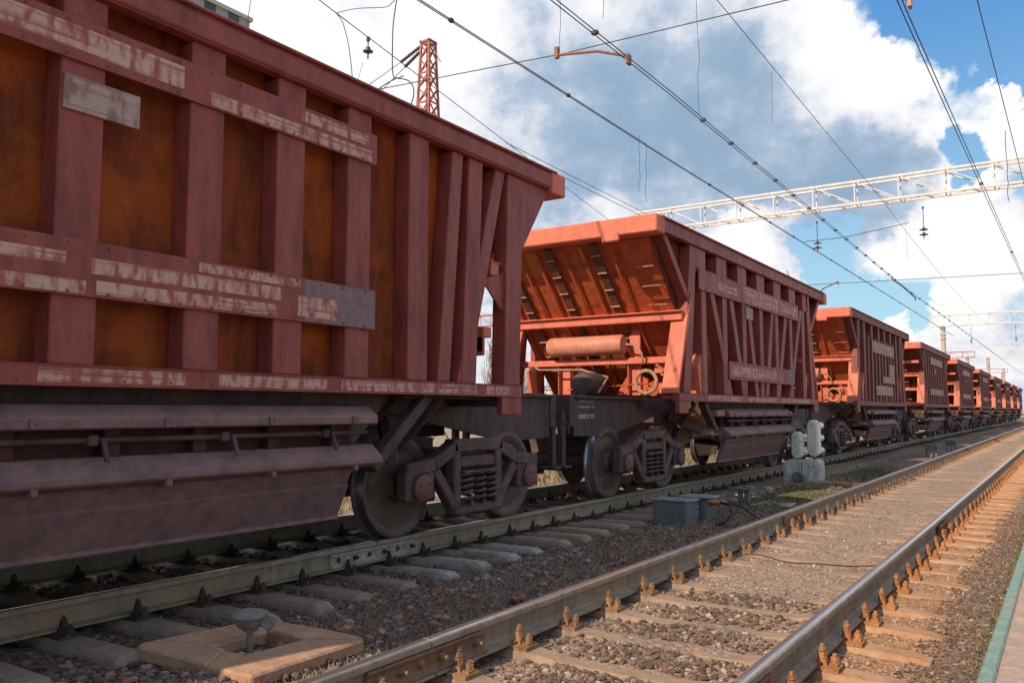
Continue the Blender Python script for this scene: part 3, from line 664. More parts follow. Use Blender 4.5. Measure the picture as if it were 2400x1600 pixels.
def make_wagon(kind, y, label, dz=0.0, letter_side=True):
    e = empty('hopper_wagon', (XT, y, 0), label, 'hopper wagon', 'hopper wagons of the freight train')
    P_ = PAINT if kind in 'AB' else PAINT2
    ZT = 3.56+dz; TT = ZT+.21
    # hopper sheets
    for sd in (-1, 1):
        m = MB(); poly = [(-2.48, 1.45), (2.48, 1.45), (4.5, 3.6), (4.5, TT-.01), (-4.5, TT-.01), (-4.5, 3.6)]
        m.prism(poly, 'x', sd*1.372, sd*1.386); m.build('side_sheet', {'A': RSHEET, 'B': BSHEET}.get(kind, DSHEET), e)
    for sg in (-1, 1):
        m = MB(); us = lambda z: sg*slope_u(z)
        m.add([(-1.38, us(3.6), 3.6), (1.38, us(3.6), 3.6), (1.38, us(1.45), 1.45), (-1.38, us(1.45), 1.45), (-1.30, sg*1.75, .72), (1.30, sg*1.75, .72), (-1.38, sg*4.5, TT), (1.38, sg*4.5, TT)],
              [(0, 1, 2, 3), (6, 7, 1, 0), (3, 2, 5, 4)] if sg < 0 else [(3, 2, 1, 0), (0, 1, 7, 6), (4, 5, 2, 3)])
        m.mi[-1] = 1
        m.build('end_sheet', [OSHEET if kind in 'BC' else DSHEET, CHUTE if sg < 0 else UNDER], e)  # chute at the end away from the sun: shade painted with the dark underframe colour
        # channels running down the sloping end, with their clips
        for i, xx in enumerate((-1.05, -.28, .50) if kind in 'ABC' else (-.9, 0, .9)):
            m = MB(); a = Vector((xx, sg*(slope_u(3.6)+.045), 3.6)); b = Vector((xx, sg*(slope_u(1.5)+.045), 1.5))
            m.bar(a, b, .12, .05, up=(0, sg, -1)); m.bar(a+Vector((.26, 0, -.02)), b+Vector((.26, 0, -.02)), .035, .03, up=(0, sg, -1), mi=2); m.bar(a+Vector((-.22, 0, -.02)), b+Vector((-.22, 0, -.02)), .05, .025, up=(0, sg, -1), mi=2)
            for q in range(9):
                p = a.lerp(b, (q+.6)/9.3)+Vector((0, sg*.03, -.02)); m.box(p.x-.075, p.x+.075, p.y-.010, p.y+.008, p.z-.009, p.z+.009, 1)
            m.build('end_channel', [CHAN, CHUTE, OSHEET if kind in 'BC' else DSHEET], e)
        # stiffening end bar and gussets
        m = MB()
        m.box(-1.62, 1.62, sg*(4.502), sg*(4.79), ZT-.02, TT+.015); m.box(.78, 1.05, sg*4.74, sg*4.81, ZT-.10, ZT+.035)
        for xx in (-1.35, -.4, .6): m.box(xx-.1, xx+.1, sg*4.50, sg*4.69, TT+.005, TT+.03+.02*random.random())
        m.build('end_bar', SUNRED, e, .015)
        zc = 2.52
        m = MB(); u0 = slope_u(zc)+.08
        m.box(-1.50, 1.50, sg*(u0-.04), sg*(u0+.10), zc, zc+.12); m.box(-1.50, 1.50, sg*(u0-.04), sg*(u0+.16), zc+.12, zc+.145)
        m.build('cross_beam', SUNRED, e, .01)
        if kind == 'D':
            for zc2 in (3.02, 1.98):
                m = MB(); u1 = slope_u(zc2)+.08; m.box(-1.45, 1.45, sg*(u1-.04), sg*(u1+.14), zc2, zc2+.11); m.build('cross_beam', SUNRED, e, .01)
        else:
            m = MB(); m.box(-1.48, 1.50, sg*3.42, sg*3.54, 1.90, 2.00); m.build('lower_beam', SUNRED, e, .01)
            m = MB(); m.prism([(sg*3.40, 2.0), (sg*3.40, 1.72), (sg*3.42, 1.72), (sg*3.42, 2.0)], 'x', 1.05, 1.5); m.box(.95, 1.48, sg*3.40, sg*3.43, 1.76, 1.9); m.build('gusset_plate', SUNRED, e)
            for xx, zb in ((-.62, 1.42), (.62, 1.42)):
                m = MB(); m.box(xx-.09, xx+.09, sg*3.36, sg*3.41, zb, 2.52); m.box(xx-.09, xx-.07, sg*3.41, sg*3.5, zb, 1.9); m.build('end_stanchion', SUNRED, e, .008)
        # leaning corner posts: wide flange facing outwards, top cut along the slope
        for sd in (-1, 1):
            if kind == 'A': continue
            m = MB(); x0, x1 = sd*1.565, sd*1.31
            m.add([(x0, sg*4.02, 1.44), (x1, sg*3.98, 1.44), (x1, sg*3.50, 2.50), (x0, sg*3.46, 2.95)], [(0, 1, 2, 3)])
            m.prism([(sg*4.02, 1.44), (sg*3.97, 1.44), (sg*3.43, 2.78), (sg*3.47, 2.9)], 'x', x1, x0)
            m.build('corner_post', SUNRED, e, .004)
            m = MB(); m.prism([(sg*3.08, 1.44), (sg*3.02, 1.44), (sg*2.92, 1.85), (sg*2.78, 2.28), (sg*3.16, 1.86)], 'x', sd*1.54, sd*1.34); m.build('knee_bracket', SUNRED, e, .004)
    # hanging gussets behind the end posts of the ribbed wagon
    if kind == 'A':
        for sd in (-1, 1):
            for sg in (-1, 1):
                m = MB(); m.prism([(sg*3.74, 2.45), (sg*4.50, 3.52), (sg*4.50, ZT+.02), (sg*3.9, ZT+.02), (sg*3.7, 2.6)], 'x', sd*1.515, sd*1.548); m.build('end_flange', PAINT, e, .004)
                m = MB(); m.prism([(sg*3.92, 2.62), (sg*3.92, 1.95), (sg*3.72, 2.14), (sg*3.44, 2.38), (sg*3.30, 2.44)], 'x', sd*1.50, sd*1.52); m.build('gusset_plate', PAINT, e)
    # top frame
    for sd in (-1, 1):
        m = MB(); m.box(sd*1.50, sd*1.60, -4.52, 4.52, ZT+.02, TT); m.box(sd*1.38, sd*1.635, -4.6, 4.6, TT-.005, TT+.02)
        if kind == 'A': m.prism([(sd*1.60, ZT+.03), (sd*1.60, TT-.02), (sd*1.615, TT-.03), (sd*1.615, ZT+.04)], 'y', -4.51, 4.51)
        m.build('top_rail', P_, e, .008)
        m = MB(); m.box(sd*1.455, sd*1.57, -3.97, 3.97, 1.325, 1.445); m.box(sd*1.30, sd*1.455, -3.97, 3.97, 1.36, 1.40)
        
        if kind in 'AB':
            m.box(sd*1.57, sd*1.576, -3.96, 3.96, 1.325, 1.333); m.box(sd*1.57, sd*1.576, -3.96, 3.96, 1.437, 1.445)
            for q in range(27): m.lathe([(.010, sd*1.569), (.009, sd*1.577)], (0, -3.9+q*.3, 1.36), 'x', 6)
        m.build('side_sill', P_, e, .006)
        for sg in (-1, 1):
            m = MB(); m.box(sd*1.50, sd*1.568, sg*3.62, sg*3.97, 1.15, 1.325); m.build('step_plate', P_, e, .006)
        # ribs
        if kind == 'A':
            for u in (-2.15, -1.43, -.61+.0, .22, .93, 1.63, 2.36):
                rib(e, sd, u, u, 1.445, ZT+.02, .26, P_)
            for (ub, ut, w_) in ((2.73, 2.92, .17), (3.10, 3.20, .22), (3.02, 3.62, .17), (3.82, 3.88, .28)):
                for s2 in (-1, 1): rib(e, sd, s2*ub, s2*ut, 1.445, ZT+.02, w_, P_, 1.39, 1.555 if w_ > .2 else 1.549-(ub > 3)*.004)
        elif kind == 'B':
            for u in (-3.0, -2.08, -1.05, 0, 1.05, 2.1, 3.1):
                rib(e, sd, u, u, 3.3, ZT+.02, .46 if abs(u) < 2.9 else .40, P_)
            for u in (-2.9, -1.95, -.97, 0, .97, 1.95, 2.9): rib(e, sd, u, u, 1.445, 3.3, .2, P_)
            for (ut, ub) in ((-2.65, -1.72), (-1.72, -1.02), (-.78, -.30), (.78, .28), (1.72, 1.02), (2.75, 1.85)): rib(e, sd, ub, ut, 1.445, 3.3, .19, P_, 1.39, 1.552)
            for s2 in (-1, 1): rib(e, sd, s2*3.62, s2*3.30, 1.445, ZT+.02, .26, P_)
            for s2 in (-1, 1): rib(e, sd, s2*3.36, s2*4.36, 2.72, ZT+.02, .17, P_, 1.39, 1.545)
        else:
            us = (-2.7, -1.62, -.58, .38, 1.36, 2.4, 3.1) if kind == 'C' else [(-2.9+i*.58) for i in range(11)]
            for u in us: rib(e, sd, u, u, 1.445, ZT+.02, .24 if kind == 'C' else .2, P_)
            if kind == 'C':
                for u in (-2.2, -1.1, -.1, .88, 1.9): rib(e, sd, u, u*.97, 1.445, 3.3, .16, P_)
            for s2 in (-1, 1): rib(e, sd, s2*3.66, s2*3.45, 1.445, ZT+.02, .3, P_)
            for s2 in (-1, 1): rib(e, sd, s2*3.45, s2*4.36, 2.75, ZT+.02, .18, P_, 1.39, 1.545)
    # belts and marks (camera side carries the marks)
    def belt(sd, u0, u1, z0, z1, mat=None, name='belt', x=1.558, t=.02):
        m = MB(); m.box(sd*x, sd*(x+t), u0, u1, z0, z1)
        if kind in 'AB' and mat is None:
            u = u0+.06
            while u < u1-.03:
                for zz in (z0+.025, z1-.025): m.lathe([(.011, sd*(x+t-.001)), (.010, sd*(x+t+.006)), (.004, sd*(x+t+.008))], (0, u, zz), 'x', 6)
                u += .235
        return m.build(name, mat or P_, e, .003)
    def mark(u0, u1, z0, z1, mat=LETT, x=1.579, s0=0.0):
        m = MB(); sl = s0
        m.add([(x, u0, z0), (x, u1, z0+sl), (x, u1, z1+sl), (x, u0, z1)], [(0, 1, 2, 3)]); return m.build('lettering', mat, e)
    for sd in (-1, 1):
        if kind == 'A': belt(sd, -3.6, 1.80, 3.17, 3.42); belt(sd, -1.9, 1.80, 1.83, 2.15)
        if kind == 'B': belt(sd, -3.15, 2.45, 3.03, 3.36); belt(sd, -1.85, 2.05, 1.70, 2.0)
        if kind == 'C': belt(sd, -1.75, 1.75, 2.86, 3.2, PLATE); belt(sd, -1.35, 1.4, 1.64, 1.92, PLATE)
        if kind == 'D': belt(sd, -1.75, 1.9, 3.08, 3.36, PLATE); belt(sd, -2.1, 1.9, 1.83, 2.08, PLATE)
    if kind == 'A':
        for u0, u1, z0, z1 in ((-2.9, .02, 3.225, 3.37), (.22, 1.74, 3.185, 3.275), (1.0, 1.70, 3.31, 3.39), (-1.9, -.68, 2.00, 2.07), (-1.9, -.56, 1.845, 1.92), (-.53, .84, 1.965, 2.055), (-.5, .80, 1.85, 1.93), (.17, 1.02, 2.075, 2.135), (1.0, 1.38, 1.87, 2.02)):
            mark(u0, u1, z0, z1)
        mark(1.06, 1.80, 1.84, 2.14, LETG, 1.5785)
        for u0, u1 in ((-2.6, -1.0), (-.8, .1), (.35, 1.3), (1.45, 3.2), (3.35, 3.75)): mark(u0, u1, 1.345, 1.425, LETT, 1.5715)
        m = MB(); m.box(1.556, 1.575, -.73, -.27, 2.88, 3.08); m.build('data_plate', PLATE, e, .003)
    if kind == 'B':
        for u0, u1, z0, z1 in ((-2.3, -1.4, 3.12, 3.24), (-1.0, 1.0, 3.07, 3.33), (1.2, 1.9, 3.12, 3.27), (1.95, 2.4, 3.07, 3.3), (-1.75, .8, 1.76, 1.93)): mark(u0, u1, z0, z1)
        mark(1.6, 2.05, 1.71, 1.99, LETG, 1.5785)
        for u0, u1 in ((-2.8, -1.2), (-.9, .8), (1.1, 3.2)): mark(u0, u1, 1.345, 1.425, LETT, 1.5715)
        m = MB(); m.box(1.556, 1.575, -.92, -.55, 2.78, 2.99); m.build('data_plate', PLATE, e, .003)
    if kind == 'C':
        m = MB(); m.box(1.558, 1.578, .9, 1.75, 2.02, 2.62); m.box(1.558, 1.578, -.25, .9, 2.02, 2.22); m.build('data_plate', PLATE, e, .003)
    if kind == 'D':
        m = MB(); m.box(1.556, 1.575, -.62, -.28, 2.72, 2.93); m.build('data_plate', PLATE, e, .003)
    # underframe
    m = MB(); m.box(-.28, .28, -5.75, 5.75, 1.02, 1.38); m.build('centre_sill', UNDER, e, .01)
    for sg in (-1, 1):
        m = MB(); m.box(-.78, .78, sg*(1.78 if sg > 0 else 2.4), sg*3.1, .78 if sg > 0 else 1.0, 1.345)  # added dark box and floor plate, filling the gap under the sill with black
        if sg > 0: m.box(-1.44, 1.44, sg*2.3, sg*3.95, 1.30, 1.322)
        m.build('dark_gap_box', UNDER, e, .01)
    for sg in (-1, 1):
        m = MB(); m.box(-.86, .86, sg*5.72, sg*5.86, .98, 1.39); m.box(-.80, .80, sg*5.3, sg*5.72, 1.36, 1.40); m.build('headstock', UNDER, e, .01)
        for sd in (-1, 1):
            m = MB(); m.prism([(sg*5.72, 1.37), (sg*5.72, .86), (sg*4.75, .84), (sg*2.6, 1.20), (sg*2.6, 1.37)], 'x', sd*.80, sd*.84)
            m.box(sd*.78, sd*.90, sg*2.6, sg*5.74, 1.352, 1.385); m.build('end_sill', UNDER, e, .006)
            m = MB(); m.box(sd*.72, sd*.80, sg*5.86, sg*5.95, .48, 1.20); m.box(sd*.62, sd*.86, sg*5.80, sg*5.98, .46, .50); m.build('end_step', UNDER, e, .01)
            # platform bracket joining centre to the corner
            m = MB(); m.bar((sd*.84, sg*3.75, 1.30), (sd*1.46, sg*3.75, 1.30), .12, .14); m.build('outrigger', UNDER, e, .01)
            m = MB(); m.bar((sd*.84, sg*2.7, 1.1), (sd*1.42, sg*2.2, .78), .10, .12); m.build('lower_outrigger', UNDER, e, .01)
            m = MB(); m.bar((sd*1.40, sg*2.65, 1.32), (sd*1.40, sg*1.95, .72), .12, .10); m.bar((sd*1.36, sg*2.9, 1.32), (sd*.9, sg*2.7, .75), .06, .12); m.build('diagonal_strut', UNDER, e, .01)
        m = MB(); m.box(-.12, .12, sg*5.75, sg*5.98, .94, 1.18)
        m.prism([(-.22, sg*5.93), (.20, sg*5.93), (.24, sg*6.02), (.08, sg*6.02), (.02, sg*5.97), (-.10, sg*5.985), (-.16, sg*6.06), (-.24, sg*6.04)], 'z', .90, 1.22)
        m.build('coupler', TRUCK, e, .015)
        m = MB(); m.tube([(.35*sg, sg*5.85, 1.0), (.36*sg, sg*5.95, .85), (.28*sg, sg*6.0, .6), (.12*sg, sg*6.02, .50), (.02*sg, sg*6.02, .55)], .022, 8); m.build('brake_hose', BLACK, e)
        m = MB(); m.tube([(.30, sg*5.9, 1.3), (.62, sg*5.93, 1.22), (.88, sg*5.93, 1.0), (.88, sg*5.93, .9)], .012, 6); m.build('uncoupling_lever', UNDER, e)
    if kind in 'AB': 
        m = MB()
        for q, zz in enumerate((1.31, 1.24, 1.13, 1.10)): m.box(.8405, .843, -5.62, -5.62+.45, zz-.012, zz+.012)
        m.build('sill_lettering', LETU, e)
    # near end brake gear
    if kind in 'BC':
        m = MB(); m.lathe([(.05, -.75), (.135, -.73), (.155, -.69), (.155, .55), (.135, .59), (.05, .61)], (-.05, -3.62, 2.2), 'x', 28)
        m.build('air_tank', TANKM, e)
        m = MB(); m.tube([(.56, -3.62, 2.2), (.75, -3.66, 2.18), (.85, -3.66, 2.05), (.84, -3.6, 1.9)], .018, 8)
        m.tube([(.9+.17*math.cos(a/16*2*math.pi), -3.62, 1.62+.17*math.sin(a/16*2*math.pi)) for a in range(17)], .03, 8, cap=False)
        m.build('brake_pipe', CHUTE, e)
        m = MB(); m.prism([(.25, 1.42), (.45, 1.72), (.62, 1.78), (.80, 1.66), (.85, 1.42)], 'y', -3.35, -3.25); m.lathe([(.12, -3.5), (.12, -3.32)], (.98, 0, 1.52), 'y', 16); m.tube([(-.5, -3.55, 1.52), (.9, -3.55, 1.6)], .015, 6)
        m.build('brake_lever', OSHEET, e, .006)
        m = MB(); m.lathe([(.06, -4.25), (.17, -4.22), (.19, -4.15), (.19, -3.75), (.12, -3.7)], (.12, 0, 1.58), 'y', 24); m.build('brake_cylinder', UNDER, e)
    if kind in 'BC':
        m = MB(); m.tube([(-1.2, -3.5, 1.95), (-1.0, -3.62, 1.85), (-.2, -3.62, 1.83), (.3, -3.7, 1.7), (.5, -4.4, 1.45)], .016, 6); m.build('brake_pipe', CHUTE, e)
        m = MB(); m.tube([(1.2, -3.5, 1.46), (1.18, -3.55, 1.78), (1.05, -3.6, 1.88)], .02, 6); m.box(1.1, 1.3, -3.6, -3.45, 1.45, 1.6); m.build('brake_lever', SUNRED, e)
        for zz in (2.75, 3.0, 3.25):
            m = MB(); u_ = -slope_u(zz)-.05; m.tube([(1.05, u_+.05, zz), (1.05, u_-.05, zz), (1.32, u_-.05, zz), (1.32, u_+.05, zz)], .010, 6); m.build('grab_iron', CHUTE, e)
    if kind == 'D':
        m = MB()
        pts = [(1.02, -5.0, 1.4), (1.02, -5.0, 2.22), (.2, -5.0, 2.26), (.2, -5.0, 1.4)]
        m.tube(pts[:2], .02, 6); m.tube(pts[1:3], .02, 6); m.tube(pts[2:], .02, 6); m.build('handrail', CHUTE, e)
        m = MB(); m.prism([(.55, 1.40), (1.5, 1.40), (1.45, 1.50), (1.0, 1.52), (.62, 1.62)], 'y', -4.05, -3.98); m.build('foot_board', SUNRED, e, .005)
    # discharge doors
    for sd in (-1, 1):
        L0, L1 = -1.88, 1.86
        m = MB(); m.prism([(sd*1.28, 1.235), (sd*1.47, 1.225), (sd*1.575, 1.15), (sd*1.575, 1.085), (sd*1.28, 1.085)], 'y', L0, L1)
        m.build('upper_flap', LOWER, e, .01)
        m = MB(); m.box(sd*1.30, sd*1.38, L0+.1, L1-.1, .9, 1.09)
        for u in (-1.5, -.9, -.3, .3, .9, 1.5): m.box(sd*1.38, sd*1.47, u-.05, u+.05, .92, 1.085)
        m.build('door_panel', DOORP, e, .006)
        if kind in 'AB':
            m = MB(); m.tube([(sd*1.50, L0+.05, 1.02), (sd*1.50, L1-.05, 1.02)], .018, 8)
            for u in (-1.35, -.45, .45, 1.35):
                m.box(sd*1.47, sd*1.53, u-.03, u+.03, .99, 1.05); m.bar((sd*1.52, u+.06, 1.03), (sd*1.575, u+.06, .90), .03, .02)
            m.build('door_shaft', UNDER, e, .003)
            m = MB()
            for u in (-1.6, -.8, 0, .8, 1.6):
                m.box(sd*1.575, sd*1.592, u-.035, u+.035, 1.09, 1.15); m.box(sd*1.50, sd*1.60, u-.02, u+.02, .735, .775)
                m.lathe([(.012, sd*1.59), (.011, sd*1.60)], (0, u, 1.12), 'x', 6)
            m.build('door_hinge', LOWER, e, .003)
        m = MB(); m.prism([(sd*1.28, .93), (sd*1.48, .92), (sd*1.595, .815), (sd*1.595, .775), (sd*1.50, .74), (sd*1.28, .74)], 'y', L0-.05, L1+.05)
        m.build('lower_flap', LOWER, e, .01)
        m = MB(); m.prism([(sd*1.50, .74), (sd*1.44, .62), (sd*1.46, .615), (sd*1.345, .37), (sd*1.36, .345), (sd*1.30, .345), (sd*1.40, .74)], 'y', L0+.05, L1-.2)
        m.build('skirt', LOWER, e, .006)
        m = MB()
        m.prism([(sd*1.24, 1.2), (sd*1.5, 1.2), (sd*1.5, 1.1), (sd*1.2, 1.1)], 'y', L0-.35, L0-.02)
        m.prism([(sd*1.10, .90), (sd*1.42, .86), (sd*1.46, .80), (sd*1.1, .76)], 'y', L0-.5, L0-.05)
        m.prism([(sd*1.05, .66), (sd*1.36, .62), (sd*1.33, .48), (sd*1.12, .46)], 'y', L0-.25, L0+.02)
        m.prism([(sd*.6, .88), (sd*.95, .86), (sd*.92, .66), (sd*.64, .62)], 'y', L0-.3, L0-.1)
        m.build('chute_lip', CHUTE, e, .01)
    m = MB(); m.prism([(-2.44, 1.455), (2.44, 1.455), (2.40, 1.38), (1.70, .76), (-1.70, .76), (-2.40, 1.38)], 'x', -1.29, 1.29); m.build('hopper_bottom', UNDER, e)
    for yc in (-3.85, 3.85): make_bogie(e, yc)
    return e
make_wagon('A', 3.10, 'nearest oxide red hopper wagon with thick vertical ribs and two lettered belts', 0.0)
make_wagon('B', 15.15, 'second hopper wagon with V braced side, air tank and bright orange sloping end', .09)
make_wagon('C', 27.2, 'third hopper wagon with pale rectangular panels and an orange end', .06)
pD = make_wagon('D', 39.4, 'fourth hopper wagon in the line, with three sunlit red cross beams on its end', 0.0)
lD = libof(pD)
for y, lb in ((51.9, 'fifth hopper wagon in the line, just beyond the one with three cross beams'), (64.4, 'sixth hopper wagon of the receding train'), (76.9, 'seventh hopper wagon of the receding train'),
              (89.2, 'eighth hopper wagon, small in the distance'), (101.4, 'ninth hopper wagon, tiny in the distance'), (113.6, 'tenth hopper wagon, at the right edge of the picture'), (-8.95, 'hopper wagon coupled in front of the nearest one, its shadow gap lighting the slab')):
    o = copy_tree(pD, None, lD); o.location = (XT, y, 0); tag(o, lb)

# ------------------------------------------------------------------ signal
sg_ = empty('dwarf_signal', (-4.33, 16.45, -.2), 'white dwarf signal with two cream lamp heads on a concrete base', 'railway signal')
m = MB(); m.prism([(-.33, -.02), (.015, -.02), (.015, .40), (-.02, .445), (-.22, .445), (-.33, .40)], 'y', .03, .45)
m.build('signal_base', CONC, sg_, .014)
m = MB(); m.prism([(.025, -.02), (.36, -.02), (.36, .39), (.31, .455), (.06, .455), (.025, .42)], 'y', 0, .48); m.build('signal_base', CONC, sg_, .014)
m = MB(); m.lathe([(.09, -.07), (.10, -.04), (.10, .0)], (-.05, 0, .13), 'y', 16); m.box(-.14, .06, -.05, .0, .06, .16); m.tube([(.1, -.03, .18), (.12, -.05, .12), (.08, -.04, .06)], .008, 6); m.build('cable_box', GREY, sg_, .006)
def head(xh, z0, z1, wd, n, dep, nm):
    x = 0; m = MB(); r = wd/2; pts = []
    for k in range(13): a = math.pi*k/12; pts.append((x+r*math.cos(a), z1-r+r*math.sin(a)))
    for k in range(13): a = math.pi+math.pi*k/12; pts.append((x+r*math.cos(a), z0+r+r*math.sin(a)))
    m.prism(pts, 'y', 0, dep)
    pi_ = [(x+(p-x)*.82, (z0+z1)/2+(q-(z0+z1)/2)*.93) for p, q in pts]
    m.prism(pi_, 'y', -.014, 0.001)
    pj = [(x+(p-x)*1.06, (z0+z1)/2+(q-(z0+z1)/2)*1.02) for p, q in pts]; m.prism(pj, 'y', .022, .040)
    h_ = m.build('signal_head', CREAM, sg_, .008); h_.location = (xh, .1, 0); h_.rotation_euler = (0, 0, R(-13))
    m = MB()
    for q in (z0+.10, z1-.10): m.box(x-.035, x+.035, -.026, -.017, q-.004, q+.004)
    m.build('cover_handle', GREY, h_)
    for i in range(n):
        zc = z0+r+(z1-z0-2*r)*(i/(max(1, n-1)))
        m = MB(); m.lathe([(.060, dep-.01), (.064, dep+.06), (.058, dep+.22), (.052, dep+.22), (.045, dep-.005)], (x+.02, 0, zc), 'y', 22); m.build('lamp_hood', CREAM, h_)
        m = MB(); m.box(x+r-.008, x+r+.012, .02, .05, zc-.015+.06, zc+.015+.06); m.build('hinge', CREAM, h_)
    m = MB(); m.tube([(x, dep*.5, .42), (x, dep*.5, z0+.02)], .03, 10); m.build('mount', GREY, h_)
head(-.085, .475, .985, .21, 2, .13, 'a')
head(.22, .52, 1.21, .215, 3, .14, 'b')
m = MB(); m.box(-.245, -.19, .05, .06, .70, .74); m.box(-.01, .12, .05, .09, .80, .84); m.build('bracket', CREAM, sg_)
# the lamp hoods look a little sideways, as the heads of the photograph do
sg_.rotation_euler = (0, 0, R(3))
m = MB(); m.prism([(-.9, -.25), (.75, -.3), (.8, .55), (-.85, .6)], 'z', 0, .09); o = m.build('stone_slab', SLAB, None, .02); o.location = (-4.1, 16.6, -.27); tag(o, 'weathered concrete slab under the white signal', 'slab')
m = MB(); m.box(-.33, .30, -.11, .11, 0, .08); o = m.build('plank', SLAB, None, .01); o.location = (-3.72, 16.25, -.2); o.rotation_euler = (0, 0, R(8)); tag(o, 'sunlit orange block lying at the foot of the signal', 'block')
m = MB(); m.box(-.05, .05, -.05, .05, 0, .1); o = m.build('stone_block', WSLAB, None, .015); o.location = (-4.33, 14.4, -.21); tag(o, 'small pale stone cube in front of the signal', 'stone')

# ------------------------------------------------------------------ grey cable boxes
b1 = empty('cable_box', (-4.16, 9.86, -.22), 'front grey steel cable box with hinged lid beside the tracks', 'cable box', 'pair of grey cable boxes')
m = MB(); m.prism([(-.23, -.11), (.21, -.11), (.27, .02), (.27, .17), (-.20, .17)], 'z', 0, .29); m.build('box_body', GREY, b1, .012)
m = MB(); m.prism([(-.245, -.125), (.22, -.125), (.285, .01), (.285, .19), (-.22, .19)], 'z', .29, .32); m.build('lid', GREYTOP, b1, .01)
m = MB(); m.box(-.18, .17, -.116, -.111, .20, .205); m.box(-.15, .05, -.115, -.11, .17, .26); m.tube([(-.21, -.112, .27), (-.215, -.13, .15), (-.2, -.112, .04)], .005, 5); m.tube([(.12, -.112, .27), (.16, -.14, .15), (.22, -.10, 0)], .005, 5); m.build('box_trim', GREY, b1)
m = MB(); m.box(.268, .285, .05, .09, .10, .16); m.lathe([(.018, .0), (.018, .03)], (.268, .07, .22), 'x', 8); m.build('latch', GREYTOP, b1)
m = MB(); 
for x_, y_ in ((-.2, -.08), (.18, -.08), (.22, .13), (-.18, .13)): m.box(x_-.02, x_+.02, y_-.02, y_+.02, -.05, .0)
m.build('foot', GREY, b1)
b2 = empty('cable_box', (-3.93, 10.2, -.23), 'rear grey cable box with wide overhanging lid and yellow glands', 'cable box', 'pair of grey cable boxes')
m = MB(); m.box(-.16, .12, -.08, .16, 0, .32); m.build('box_body', GREY, b2, .015)
m = MB(); m.prism([(-.26, -.12), (.10, -.13), (.19, -.04), (.19, .20), (-.24, .20)], 'z', .322, .35); m.build('lid', GREYTOP, b2, .01)
m = MB()
for i in range(3): m.lathe([(.022, .12), (.026, .18), (.02, .19), (.02, .25)], (0, -.06+i*.05, .29-.02*i), 'x', 8)
m.build('cable_gland', YEL, b2)
m = MB(); m.tube([(-3.70, 10.2, .05), (-3.55, 10.2, .03), (-3.46, 10.0, -.06), (-3.5, 9.85, -.15), (-3.62, 9.8, -.19)], .016, 8); o = m.build('cable', BLACK, None); tag(o, 'thick black cable curling down from the yellow glands', 'cable', 'black cables')
m = MB(); m.tube([(-3.70, 10.2, .05), (-3.45, 10.3, .01), (-3.25, 10.25, -.10), (-3.05, 10.15, -.18), (-2.92, 10.1, -.2)], .012, 8); o = m.build('cable', BLACK, None); tag(o, 'black cable running from the boxes towards the left rail', 'cable', 'black cables')
m = MB(); m.tube([(-3.70, 10.2, .05), (-3.6, 9.95, -.05), (-3.55, 9.8, -.16), (-3.2, 9.75, -.2), (-3.0, 9.9, -.2)], .007, 6); o = m.build('cable', BLACK, None); tag(o, 'thin wire looping onto the ground below the boxes', 'cable', 'black cables')
m = MB(); m.prism([(-.24, -.25), (.30, -.2), (.26, .3), (-.22, .25)], 'z', 0, .05); o = m.build('flagstone', WSLAB, None, .01); o.location = (-3.72, 12.6, -.235); tag(o, 'pale flat flagstone on the ground behind the grey boxes', 'slab')
jb = empty('junction_box', (-4.18, 12.6, -.21), 'low dark junction box on twin legs behind the grey cable boxes', 'junction box')
m = MB(); m.prism([(-.18, -.1), (.16, -.12), (.18, .1), (-.14, .12)], 'z', .20, .235); m.build('lid', GREY, jb, .008)
m = MB(); m.box(-.07, -.01, -.04, .04, 0, .2); m.build('leg', GREY, jb, .005); m = MB(); m.box(.03, .09, -.04, .04, 0, .2); m.build('leg', GREY, jb, .005)
m = MB(); m.box(-.07, .07, -.05, .05, 0, .02); o = m.build('metal_plate', GREYTOP, None, .01); o.location = (-4.07, 12.6, .03); o.rotation_euler = (0, R(6), R(20)); tag(o, 'pale plate lying on the low junction box', 'plate')
for (x_, y_, lb) in ((-3.47, 27.8, 'distant green grey cabinet on legs, left one of two'), (-3.45, 32.6, 'distant green grey cabinet on legs, right one of two')):
    cb = empty('trackside_cabinet', (x_, y_, -.2), lb, 'cabinet', 'distant trackside cabinets'); cb.scale = (.46, .5, .66)
    m = MB(); m.box(-.42, .42, -.15, .25, .52, .56); m.build('lid', GREY, cb, .01)
    m = MB(); m.box(-.36, .36, -.1, .2, .30, .52); m.build('cabinet_body', GREY, cb, .01)
    for q in (-.28, 0, .28):
        m = MB(); m.box(q-.05, q+.05, -.1, .1, 0, .30); m.build('leg', GREY, cb)

# ------------------------------------------------------------------ slab with the small post
sl = empty('slab_ring', (-3.97, 3.24, -.2), 'tan concrete slab with a notched opening in the lower left foreground', 'concrete slab')
XA, XB, YA, YB = -.50, .50, -.41, .42
m = MB()
hole = (-.10, .17, -.17, .22)
m.prism([(XA, YA+.06), (XA+.04, YA), (XB-.34, YA-.0), (-.0, -.16), (hole[0], hole[2]), (hole[0], hole[3]), (XA+.12, YB-.05)], 'z', -.01, .072)
m.prism([(XB-.34, YA), (XB, YA+.02), (XB, YB), (hole[1]+.03, hole[3]), (hole[1], hole[2]), (.0, -.16)], 'z', -.01, .066)
m.prism([(XA+.12, YB-.05), (hole[0], hole[3]), (hole[1]+.03, hole[3]), (XB, YB), (.1, YB+.01)], 'z', -.01, .078)
m.build('slab_body', SLAB, sl, .012)
ps = empty('junction_post', (-3.99, 3.26, -.22), 'small grey mushroom shaped junction post standing in the slab opening', 'junction post')
ps.rotation_euler = (R(2), 0, R(33.7))
